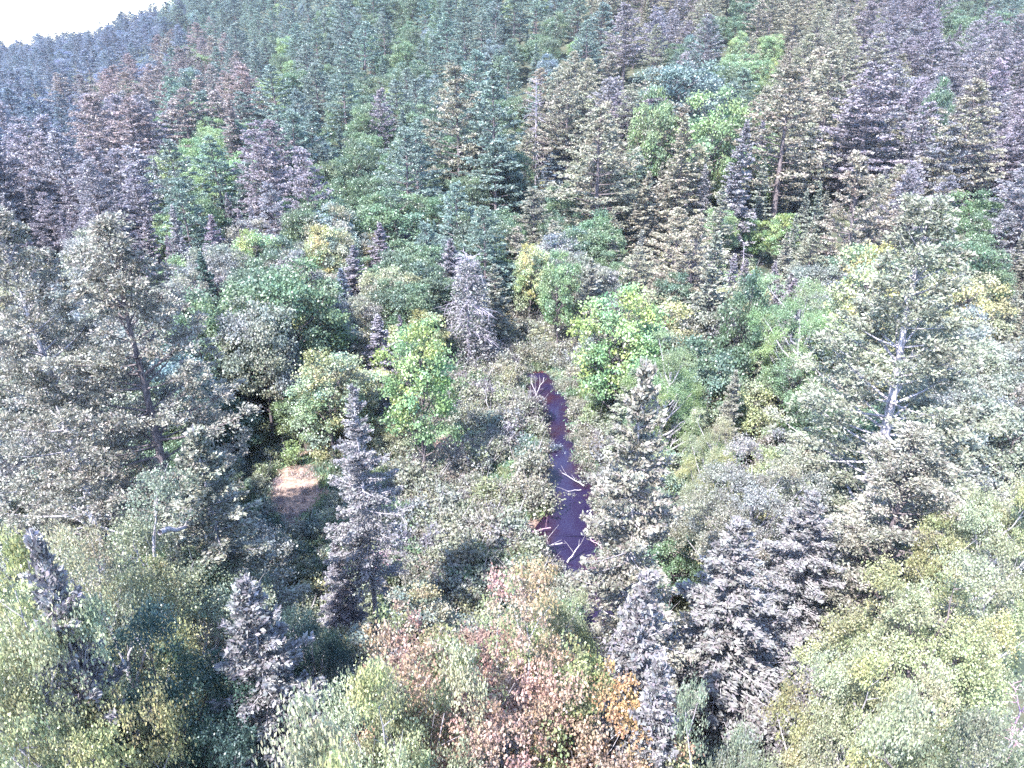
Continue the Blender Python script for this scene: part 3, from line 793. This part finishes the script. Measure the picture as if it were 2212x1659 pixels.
if True:
    cx_, cy_, _ = on_plane(650, 1060, 0)
    for t in trees + cand:
        nx, ny = SUN_DIR[0] / math.hypot(*SUN_DIR), SUN_DIR[1] / math.hypot(*SUN_DIR)
        dx, dy = t['x'] - cx_, t['y'] - cy_; al = dx * nx + dy * ny; pe = abs(-dx * ny + dy * nx)
        if al > 0 and pe < t['r'] + 1 and t['h'] > al * math.tan(SUN_EL): print('SHADE', t.get('label', '')[:60], round(al), round(pe, 1), round(t['h']), t.get('u'), t.get('r'))
# ------------------------------------------------------------------ ground
def ground_mesh():
    rad = np.concatenate([np.linspace(2, 130, 215), np.geomspace(131, 1100, 110), np.geomspace(1150, 4500, 14)])
    ang = np.concatenate([np.linspace(-math.pi, -.85, 40)[:-1], np.linspace(-.85, .85, 260), np.linspace(.85, math.pi, 40)[1:-1]])
    Rg, Ag = np.meshgrid(rad, ang, indexing='ij')
    X, Y = Rg * np.sin(Ag), Rg * np.cos(Ag)
    Z = terrain(X, Y)
    n, m = X.shape
    V = np.stack([X, Y, Z], -1).reshape(-1, 3)
    i, j = np.mgrid[0:n - 1, 0:m]
    j2 = (j + 1) % m
    Fc = np.stack([i * m + j, (i + 1) * m + j, (i + 1) * m + j2, i * m + j2], -1).reshape(-1, 4)[:, ::-1]
    me = bpy.data.meshes.new('ground'); 
    me.vertices.add(len(V)); me.vertices.foreach_set('co', V.astype(np.float32).ravel())
    me.loops.add(Fc.size); me.loops.foreach_set('vertex_index', Fc.astype(np.int32).ravel())
    me.polygons.add(len(Fc)); me.polygons.foreach_set('loop_start', np.arange(0, Fc.size, 4, dtype=np.int32))
    me.polygons.foreach_set('use_smooth', np.ones(len(Fc), bool))
    d = stream_dist(X.ravel(), Y.ravel())
    at = me.attributes.new('bank', 'FLOAT', 'POINT'); at.data.foreach_set('value', np.clip(1 - d / 1.5, 0, 1).astype(np.float32))
    # rosy dead-grass patches of the meadow (u, v, size px)
    P = [(655, 1045, 110), (640, 1105, 80), (600, 1085, 30), (745, 1175, 30), (745, 1210, 26), (960, 965, 30), (940, 985, 26), (1165, 1135, 36), (880, 1100, 22), (1500, 1030, 46), (1545, 1030, 26), (1320, 965, 20), (660, 1040, 50)]
    q = np.zeros(len(V))
    for u, v, s in P:
        x, y, t = on_plane(u, v, 0); q = np.maximum(q, np.clip(1.4 - np.hypot(V[:, 0] - x, (V[:, 1] - y) * .75) / (s * K * t), 0, 1))
    at = me.attributes.new('dry', 'FLOAT', 'POINT'); at.data.foreach_set('value', q.astype(np.float32))
    q = np.zeros(len(V))
    for u, v, s in [(1040, 1000, 190), (1120, 850, 150), (1100, 740, 60), (650, 1110, 110), (1290, 890, 70), (1050, 1180, 180)]:
        x, y, t = on_plane(u, v, 0); q = np.maximum(q, np.clip(1.5 - np.hypot(V[:, 0] - x, (V[:, 1] - y) * .6) / (s * K * t), 0, 1))
    at = me.attributes.new('grass', 'FLOAT', 'POINT'); at.data.foreach_set('value', q.astype(np.float32))
    m_, nn, l = new_mat('forest_floor')
    def A(nm): a = nn.new('ShaderNodeAttribute'); a.attribute_name = nm; return a.outputs['Fac']
    geo = nn.new('ShaderNodeNewGeometry')
    nz = nn.new('ShaderNodeTexNoise'); nz.inputs['Scale'].default_value = .35; nz.inputs['Detail'].default_value = 8; l.new(geo.outputs['Position'], nz.inputs['Vector'])
    nf = nn.new('ShaderNodeTexNoise'); nf.inputs['Scale'].default_value = 3.0; nf.inputs['Detail'].default_value = 6; l.new(geo.outputs['Position'], nf.inputs['Vector'])
    def ramp(src, a, b, p0=.35, p1=.65):
        c = nn.new('ShaderNodeValToRGB'); c.color_ramp.elements[0].position = p0; c.color_ramp.elements[1].position = p1
        c.color_ramp.elements[0].color = (*a, 1); c.color_ramp.elements[1].color = (*b, 1); l.new(src, c.inputs[0]); return c.outputs[0]
    def mix(f, a, b):
        x = nn.new('ShaderNodeMix'); x.data_type = 'RGBA'; l.new(f, x.inputs[0]); l.new(a, x.inputs[6]); l.new(b, x.inputs[7]); return x.outputs[2]
    def thresh(a, lo, hi):
        ad = nn.new('ShaderNodeMath'); ad.operation = 'MULTIPLY_ADD'; l.new(nf.outputs['Fac'], ad.inputs[0]); ad.inputs[1].default_value = .7; l.new(a, ad.inputs[2])
        r_ = nn.new('ShaderNodeMapRange'); r_.inputs[1].default_value = lo; r_.inputs[2].default_value = hi; l.new(ad.outputs[0], r_.inputs[0]); return r_.outputs[0]
    floor = ramp(nz.outputs['Fac'], (.03, .04, .032), (.06, .06, .045))
    grass = ramp(nf.outputs['Fac'], (.08, .13, .075), (.17, .22, .13))
    dry = ramp(nf.outputs['Fac'], (.13, .092, .078), (.24, .175, .15))
    mud = ramp(nf.outputs['Fac'], (.04, .014, .02), (.085, .036, .042))
    c = mix(thresh(A('grass'), .45, .9), floor, grass)
    c = mix(thresh(A('dry'), .5, .95), c, dry)
    c = mix(thresh(A('bank'), .6, .85), c, mud)
    bp = nn.new('ShaderNodeBump'); bp.inputs['Strength'].default_value = .8; bp.inputs['Distance'].default_value = .15; l.new(nf.outputs['Fac'], bp.inputs['Height'])
    b = nn.new('ShaderNodeBsdfDiffuse'); l.new(c, b.inputs[0]); l.new(bp.outputs[0], b.inputs['Normal'])
    o = nn.new('ShaderNodeOutputMaterial'); l.new(b.outputs[0], o.inputs[0])
    me.materials.append(m_); me.update(); me.validate()
    ob = link('ground', me); ob['kind'] = 'structure'
ground_mesh()

# the stream: one sheet of water filling its bed
def stream_water():
    g = Geo(); T = np.gradient(STC[:, :2], axis=0); T /= np.linalg.norm(T, axis=1, keepdims=True)
    Nn = np.column_stack([-T[:, 1], T[:, 0]]); hw = STC[:, 2:3] + 1.0
    a = np.column_stack([STC[:, :2] + Nn * hw, np.full(len(STC), -.55)]); b = np.column_stack([STC[:, :2] - Nn * hw, np.full(len(STC), -.55)])
    V = []
    for k in range(len(STC) - 1):
        V.append([a[k], b[k], b[k + 1], a[k + 1]])
    g.quads(np.array(V))
    m, n, l = new_mat('stream_water')
    p = n.new('ShaderNodeBsdfPrincipled'); p.inputs['Roughness'].default_value = .06; p.inputs['IOR'].default_value = 1.33; p.inputs['Specular IOR Level'].default_value = .3
    geo = n.new('ShaderNodeNewGeometry'); nz = n.new('ShaderNodeTexNoise'); nz.inputs['Scale'].default_value = .28; nz.inputs['Detail'].default_value = 3
    l.new(geo.outputs['Position'], nz.inputs['Vector'])
    cr = n.new('ShaderNodeValToRGB'); cr.color_ramp.elements[0].position = .42; cr.color_ramp.elements[1].position = .62
    cr.color_ramp.elements[0].color = (.011, .008, .026, 1); cr.color_ramp.elements[1].color = (.017, .007, .012, 1)
    l.new(nz.outputs['Fac'], cr.inputs[0]); l.new(cr.outputs[0], p.inputs['Base Color'])
    n2 = n.new('ShaderNodeTexNoise'); n2.inputs['Scale'].default_value = 5; l.new(geo.outputs['Position'], n2.inputs['Vector'])
    bp = n.new('ShaderNodeBump'); bp.inputs['Strength'].default_value = .15; bp.inputs['Distance'].default_value = .02
    l.new(n2.outputs['Fac'], bp.inputs['Height']); l.new(bp.outputs[0], p.inputs['Normal'])
    o = n.new('ShaderNodeOutputMaterial'); l.new(p.outputs[0], o.inputs[0])
    ob = link('stream_water', g.mesh('stream_water', [m])); ob['kind'] = 'structure'
stream_water()

# ------------------------------------------------------------------ individual trees
for t in trees: build_tree(t)
for t in indiv: build_tree(t)

# ------------------------------------------------------------------ stuff: scattered with geometry nodes
def scatter(name, items):
    """items: list of (mesh, [(x,y,z), rot, (sx,sy,sz), tint] ...) grouped per source mesh; one object of kind stuff"""
    pts = bpy.data.meshes.new(name)
    P, Rt, Sc, Ti, Kd = [], [], [], [], []; srcs = []
    for k, (me, lst) in enumerate(items):
        srcs.append(me)
        for p, r_, s_, ti in lst: P.append(p); Rt.append((0, 0, r_)); Sc.append(s_); Ti.append(ti); Kd.append(k)
    pts.vertices.add(len(P)); pts.vertices.foreach_set('co', np.array(P, np.float32).ravel())
    for nm, ty, data, key in (('rot', 'FLOAT_VECTOR', Rt, 'vector'), ('scl', 'FLOAT_VECTOR', Sc, 'vector'), ('tint', 'FLOAT_VECTOR', Ti, 'vector'), ('kid', 'INT', Kd, 'value')):
        at = pts.attributes.new(nm, ty, 'POINT'); at.data.foreach_set(key, np.array(data, np.int32 if ty == 'INT' else np.float32).ravel())
    ob = link(name, pts); ob['kind'] = 'stuff'
    t = bpy.data.node_groups.new(name, 'GeometryNodeTree')
    t.interface.new_socket('Geometry', in_out='INPUT', socket_type='NodeSocketGeometry'); t.interface.new_socket('Geometry', in_out='OUTPUT', socket_type='NodeSocketGeometry')
    gi = t.nodes.new('NodeGroupInput'); go = t.nodes.new('NodeGroupOutput'); jn = t.nodes.new('GeometryNodeJoinGeometry')
    def named(nm, ty):
        n = t.nodes.new('GeometryNodeInputNamedAttribute'); n.data_type = ty; n.inputs['Name'].default_value = nm
        return next(o for o in n.outputs if o.enabled and o.name == 'Attribute')
    kid, rot, scl = named('kid', 'INT'), named('rot', 'FLOAT_VECTOR'), named('scl', 'FLOAT_VECTOR')
    for k, ob_src in enumerate(srcs):
        cmpn = t.nodes.new('FunctionNodeCompare'); cmpn.data_type = 'INT'; cmpn.operation = 'EQUAL'
        ia = [s for s in cmpn.inputs if s.type == 'INT']; t.links.new(kid, ia[0]); ia[1].default_value = k
        oi = t.nodes.new('GeometryNodeObjectInfo'); oi.inputs[0].default_value = ob_src
        ip = t.nodes.new('GeometryNodeInstanceOnPoints')
        t.links.new(gi.outputs[0], ip.inputs['Points']); t.links.new(cmpn.outputs[0], ip.inputs['Selection'])
        t.links.new(oi.outputs['Geometry'], ip.inputs['Instance']); t.links.new(rot, ip.inputs['Rotation']); t.links.new(scl, ip.inputs['Scale'])
        t.links.new(ip.outputs[0], jn.inputs[0])
    t.links.new(jn.outputs[0], go.inputs[0])
    md = ob.modifiers.new('scatter', 'NODES'); md.node_group = t
    return ob
# one real single-mesh tree of each kind is the source of the far forest
src = {}
for t in indiv:
    if t.get('small') and t['proto'] not in src: src[t['proto']] = t['obj']
bykind = {}
for t in rest:
    pr = t['proto']
    if pr not in src:
        alt = [k for k in src if k[:4] == pr[:4]]
        if not alt: continue
        pr = alt[0]
    d = PROTO[pr]; gz = float(terrain(np.array([t['x']]), np.array([t['y']]))[0]) - .15
    s_ = t['r'] / d['r']
    bykind.setdefault(pr, []).append(((t['x'], t['y'], gz), t['rot'], (s_, s_, t['h'] / d['h']), t['tint']))
scatter('distant_forest', [(src[k], v) for k, v in bykind.items()])

# ------------------------------------------------------------------ shrubs of the meadow: a few that stand out, the rest one thicket
def shrub(u, v, pr, s, c, label):
    x, y, _ = on_plane(u, v, 0)
    t = dict(proto=pr, x=x, y=y, h=PROTO[pr]['h'] * s, r=PROTO[pr]['r'] * s, rot=prng.uniform(0, 6), tint=tint_of(c, .05), name='shrub', cat='shrub', label=label, group='shrubs that stand out in the meadow')
    build_tree(t); return t
SH = [shrub(1060, 945, 'bushC', 1.35, 'T', 'teal-green round shrub in the middle of the grey shrub meadow'),
      shrub(1135, 985, 'bushA', 1.25, 'T', 'teal-green shrub on the meadow side of the stream bend'),
      shrub(1015, 770, 'bushB', 1.1, 'P', 'lilac twiggy shrub at the foot of the silver dead spruce'),
      shrub(1200, 965, 'bushA', .95, 'B', 'blue-grey shrub leaning over the narrowest part of the stream'),
      shrub(1235, 1060, 'bushC', .0 + .5, 'W', 'small pale shrub at the left water edge'),
      shrub(1025, 1255, 'bushA', 1.3, 'D', 'dark green shrub just above the orange maple crown'),
      shrub(1080, 1215, 'bushB', 1.0, 'Y', 'yellow-green shrub just above the orange maple'),
      shrub(1290, 905, 'bushC', 1.2, 'L', 'light green shrub bank right of the red stream bank'),
      shrub(1230, 840, 'bushB', .9, 'K', 'khaki shrub above the red stream bank'),
      shrub(1330, 1010, 'bushB', 1.0, 'Y', 'yellowish shrub between the stream and the tall fir'),
      shrub(640, 1000, 'bushC', 1.2, 'L', 'light green shrub at the top edge of the sunny clearing'),
      shrub(700, 990, 'bushA', 1.1, 'Y', 'yellow-green shrub at the corner of the sunny clearing'),
      shrub(640, 1215, 'bushA', 1.2, 'D', 'dark shrub in the shade below the sunny clearing'),
      shrub(1262, 1245, 'bushA', 1.0, 'M', 'pale olive shrub hanging over the near end of the stream')]
def scatter_src(pr):
    for t in SH:
        if t['proto'] == pr: return t['obj']
    return None
# single-mesh tufts and bushes as sources
def single(pr, u, v, c, name, cat, label, s=1.0):
    x, y, _ = on_plane(u, v, 0)
    t = dict(proto=pr, x=x, y=y, h=PROTO[pr]['h'] * s, r=PROTO[pr]['r'] * s, rot=1, tint=tint_of(c, .05), name=name, cat=cat, label=label, small=True, group='shrubs that stand out in the meadow')
    return build_tree(t)
sA = single('bushA', 900, 1080, 'N', 'shrub', 'shrub', 'grey-green shrub beside the rosy dry patch at the meadow edge')
sB = single('bushB', 990, 1120, 'N', 'shrub', 'shrub', 'low grey-green shrub in the lower middle of the meadow')
sC = single('bushC', 1120, 1080, 'N', 'shrub', 'shrub', 'upright grey shrub left of the widest water')
sT = single('tuft', 1095, 1045, 'L', 'grass_tuft', 'grass', 'tall pale green grass tuft in the meadow opening')
th = {0: [], 1: [], 2: []}
tf = []
def poly_ground(poly, n):
    us = [p[0] for p in poly]; vs = [p[1] for p in poly]; out = []
    G = [on_plane(u, v, 0)[:2] for u, v in poly]
    xs = [g[0] for g in G]; ys = [g[1] for g in G]
    while len(out) < n:
        x, y = rng.uniform(min(xs), max(xs)), rng.uniform(min(ys), max(ys))
        u, v, _ = project(x, y, 0)
        if inside(poly, u, v): out.append((x, y, float(u), float(v)))
    return out
OPENINGS = [(1095, 1040, 34), (1130, 960, 24), (1150, 850, 30), (1280, 860, 26), (1100, 735, 30), (960, 960, 34), (1150, 1115, 18), (1130, 1155, 24), (1190, 1135, 30), (960, 860, 10), (880, 1105, 18)]
big = [(760, 1330), (800, 1130), (850, 990), (985, 800), (1060, 700), (1190, 660), (1330, 780), (1340, 900), (1480, 960), (1500, 1300)]
for x, y, u, v in poly_ground(big, 1050):
    d = float(stream_dist([x], [y])[0])
    if d < .45 and not (940 < v < 985 and d > -.3): continue
    if any(math.hypot(u - a, (v - b) * 1.4) < s * 1.35 for a, b, s in OPENINGS): continue
    k = int(rng.integers(0, 3)); s_ = rng.uniform(.6, 1.65) * (.6 if d < 1.6 else 1)
    z = float(terrain(np.array([x]), np.array([y]))[0]) - .1
    c = rng.choice(['N', 'N', 'N', 'W', 'M', 'K', 'G'], p=[.4, .15, .1, .12, .1, .08, .05])
    th[k].append(((x, y, z), rng.uniform(0, 6), (s_, s_, s_ * rng.uniform(.8, 1.15)), tint_of(c, .14)))
for x, y, u, v in poly_ground([(545, 1260), (560, 985), (720, 985), (780, 1100), (760, 1270)], 190):
    if any(math.hypot(u - a, (v - b) * 1.2) < s for a, b, s in [(650, 1055, 85), (635, 1115, 50), (600, 1090, 30)]): continue
    k = int(rng.integers(0, 3)); s_ = rng.uniform(.5, .95)
    th[k].append(((x, y, -.1), rng.uniform(0, 6), (s_, s_, s_), tint_of(rng.choice(['N', 'G', 'M', 'T']), .14)))
scatter('alder_thicket', [(sA, th[0]), (sB, th[1]), (sC, th[2])])
for x, y, u, v in poly_ground(big, 2600) + poly_ground(CLEAR, 500):
    d = float(stream_dist([x], [y])[0])
    if d < .9: continue
    dryp = any(math.hypot(u - a, v - b) < s for a, b, s in [(640, 1060, 60), (625, 1110, 40), (745, 1195, 30), (960, 965, 28), (1165, 1135, 30), (1500, 1030, 50), (880, 1100, 22)])
    c = 'R' if dryp else rng.choice(['L', 'M', 'F', 'F'])
    ti = tuple(q * 1.5 for q in tint_of('R')) if dryp else tint_of(c, .15)
    if dryp and rng.random() < .6: continue
    s_ = rng.uniform(.5, 1.2) * (.6 if dryp else 1)
    tf.append(((x, y, float(terrain(np.array([x]), np.array([y]))[0]) - .05), rng.uniform(0, 6), (s_, s_, s_ * .8), ti))
scatter('meadow_grass', [(sT, tf)])
# undergrowth beneath the trees
ug = {0: [], 1: [], 2: []}
for (x, y) in sow(22, 120, 2.3) + sow(120, 240, 3.6):
    u, v, _ = project(x, y, 0)
    if inside(MEADOW, u, v) or inside(CLEAR, u, v) or inside(big, u, v): continue
    if float(stream_dist([x], [y])[0]) < 1: continue
    k = int(rng.integers(0, 3)); s_ = rng.uniform(.7, 1.5)
    ug[k].append(((x, y, float(ground_z(x, y)) - .1), rng.uniform(0, 6), (s_, s_, s_), tint_of(rng.choice(['G', 'N', 'D', 'Y', 'M', 'T']), .15)))
scatter('undergrowth', [(sA, ug[0]), (sB, ug[1]), (sC, ug[2])])

# ------------------------------------------------------------------ fallen wood
def log(p0, p1, r, label, name='fallen_log', mat=M_PALE, twigs=0, seed=0, cat='log'):
    rg = np.random.default_rng(seed); p0 = np.array(p0); p1 = np.array(p1)
    root = link(name, None); root.location = p0; root.empty_display_size = .3
    n = 6; P = np.linspace(0, 1, n)[:, None] * (p1 - p0); P[1:-1] += rg.normal(0, np.linalg.norm(p1 - p0) * .02, (n - 2, 3))
    g = Geo(); g.tube(P, np.linspace(r, r * .45, n), 7)
    link('stem', g.mesh('stem', [mat], True), root)
    for k in range(twigs):
        q = P[rg.integers(1, n)]; d = unit(unit(p1 - p0) + rg.normal(0, .8, 3) + np.array([0, 0, .5])); L = rg.uniform(.5, 1.4)
        b = Geo(); b.tube(curve(q, d, L, 5, .1, rng=rg, jit=.15), np.linspace(r * .35, .01, 5), 4)
        link('branch', b.mesh('branch', [mat]), root)
    root['label'] = label; root['category'] = cat
    return root
def gp(u, v, z): x, y, _ = on_plane(u, v, z); return (x, y, z)
log(gp(1262, 1050, -.35), gp(1215, 1022, -.1), .06, 'pale curved stick lying across the upper wide water', twigs=3, seed=1, mat=M_PALE, name='fallen_branch', cat='branch')
log(gp(1255, 1058, -.4), gp(1225, 1062, -.3), .05, 'short straight white stick floating mid stream', twigs=1, seed=2, mat=M_PALE, name='fallen_branch', cat='branch')
log(gp(1175, 1180, -.4), gp(1215, 1172, .2), .06, 'forked pale branch at the lower left shore', twigs=5, seed=3, mat=M_PALE, name='fallen_branch', cat='branch')
log(gp(1225, 1215, -.5), gp(1250, 1180, .5), .07, 'pale branch sticking up from the near end of the water', twigs=3, seed=4, mat=M_PALE, name='fallen_branch', cat='branch')
log(gp(1155, 860, -.4), gp(1175, 815, .9), .06, 'white branch slanting up at the far end of the stream', twigs=4, seed=5, mat=M_PALE, name='fallen_branch', cat='branch')
log(gp(1165, 868, -.4), gp(1148, 828, .8), .05, 'crooked white branch crossing its neighbour at the far stream end', twigs=3, seed=6, mat=M_PALE, name='fallen_branch', cat='branch')
log(gp(1135, 1150, -.2), gp(1190, 1140, .1), .06, 'reddish driftwood on the left mud bank', twigs=5, seed=7, mat=M_PINKWOOD, name='fallen_branch', cat='branch')
log(gp(1275, 1160, -.3), gp(1300, 1185, .6), .05, 'thin reddish branch on the right shore', twigs=4, seed=8, mat=M_PINKWOOD, name='fallen_branch', cat='branch')
for k, (u, v, u2, v2, lab) in enumerate([(940, 1120, 960, 1060, 'white leaning stem in the lower left part of the shrub meadow'), (1058, 905, 1048, 850, 'bare upright stick behind the round teal shrub'),
                                      (895, 1180, 860, 1080, 'thin pale stem leaning near the bare-trunked fir')]):
    x, y, _ = on_plane(u, v, 0); a = on_plane(u2, v2, 2.6); log((x, y, 0), (a[0] * .98 + x * .02, (a[1] + y) / 2, 3.2), .06, lab, name='bare_stem', twigs=4, seed=20 + k, cat='stem')

# leaning white birch log in the near pale tree, seen from above
def aloft(u, v, D):
    d = ray(u, v); t = D / math.hypot(d[0], d[1]); return (d[0] * t, d[1] * t, CAMZ + d[2] * t)
log(aloft(345, 1150, 30.), aloft(430, 1135, 31.5), .13, 'fallen white birch log caught in the boughs of the pale fir', twigs=2, seed=11)

# pink dead lower branches of the lilac fir
def twig_tangle(u, v, D, s, n, label, seed):
    rg = np.random.default_rng(seed); c = np.array(aloft(u, v, D)); gz = 0
    root = link('dead_sapling', None); root.location = (c[0], c[1], gz); root.empty_display_size = .4
    g = Geo(); hh = c[2] + s * .9; g.tube(curve(np.zeros(3), np.array([0, 0, 1.]), hh, 5, 0, rng=rg, jit=.03), np.linspace(.09, .02, 5), 5)
    link('trunk', g.mesh('trunk', [M_PINKWOOD]), root)
    for k in range(n):
        b = Geo(); zb = hh * rg.uniform(.35, .98); a = rg.uniform(0, 7); d = unit(np.array([math.cos(a), math.sin(a), rg.uniform(-.2, .5)])); L = s * rg.uniform(.6, 1.3)
        P = curve(np.array([0, 0, zb]), d, L, 5, -.25, rng=rg, jit=.12); b.tube(P, np.linspace(.03, .008, 5), 3)
        for _ in range(9):
            q = P[rg.integers(1, 5)]; b.tube(curve(q, unit(rg.normal(0, 1, 3) + d * .6), L * rg.uniform(.15, .45), 3, -.1), [.018, .012, .006], 3)
        link('branch', b.mesh('branch', [M_PINKWOOD]), root)
    root['label'] = label; root['category'] = 'dead tree'; root['group'] = 'dead pink saplings'
twig_tangle(1610, 1440, 33, 1.6, 60, 'pink tangle of dead twigs under the pink-bottomed fir', 31)
twig_tangle(815, 1215, 45, 1.1, 34, 'pinkish dead sapling beside the bare trunk of the thin fir', 32)
twig_tangle(2195, 1560, 24, 1.2, 30, 'magenta dead twigs at the bottom right corner', 33)
twig_tangle(1300, 1235, 44, 1.0, 30, 'reddish dead sapling by the near end of the stream', 34)

# ------------------------------------------------------------------ air
def haze():
    me = bpy.data.meshes.new('haze')
    x0, x1, y0, y1, z0, z1 = -1300, 1300, -60, 1500, -60, 150
    V = [(x, y, z) for z in (z0, z1) for y in (y0, y1) for x in (x0, x1)]
    me.from_pydata(V, [], [(0, 2, 3, 1), (4, 5, 7, 6), (0, 1, 5, 4), (2, 6, 7, 3), (0, 4, 6, 2), (1, 3, 7, 5)])
    m, n, l = new_mat('haze_air')
    v = n.new('ShaderNodeVolumePrincipled'); v.inputs['Density'].default_value = HAZE
    v.inputs['Color'].default_value = (.72, .82, 1.0, 1); v.inputs['Anisotropy'].default_value = .2
    o = n.new('ShaderNodeOutputMaterial'); l.new(v.outputs[0], o.inputs['Volume'])
    me.materials.append(m); ob = link('haze', me); ob['kind'] = 'stuff'
HAZE = 0.00008
haze()
open('/tmp/info.txt','w').write(str((len(indiv), len(rest), sum(len(m.polygons) for m in bpy.data.meshes) * 2)))
print('PROTOS', {k: (sum(len(m.polygons) for m in [d['trunk'], d['crown']] + d['limbs'] if m) * 2, 'joined' in d) for k, d in PROTO.items()})
print('TREES', len(trees), 'INDIV', len(indiv), 'REST', len(rest), 'tris', sum(len(m.polygons) for m in bpy.data.meshes) * 2 // 1000, 'k')
for t in trees[:32]: print(t['label'][:40], round(t['x']), round(t['y']), 'h', round(t['h'], 1), 'r', round(t['r'], 1), 'vis', t['vis'])
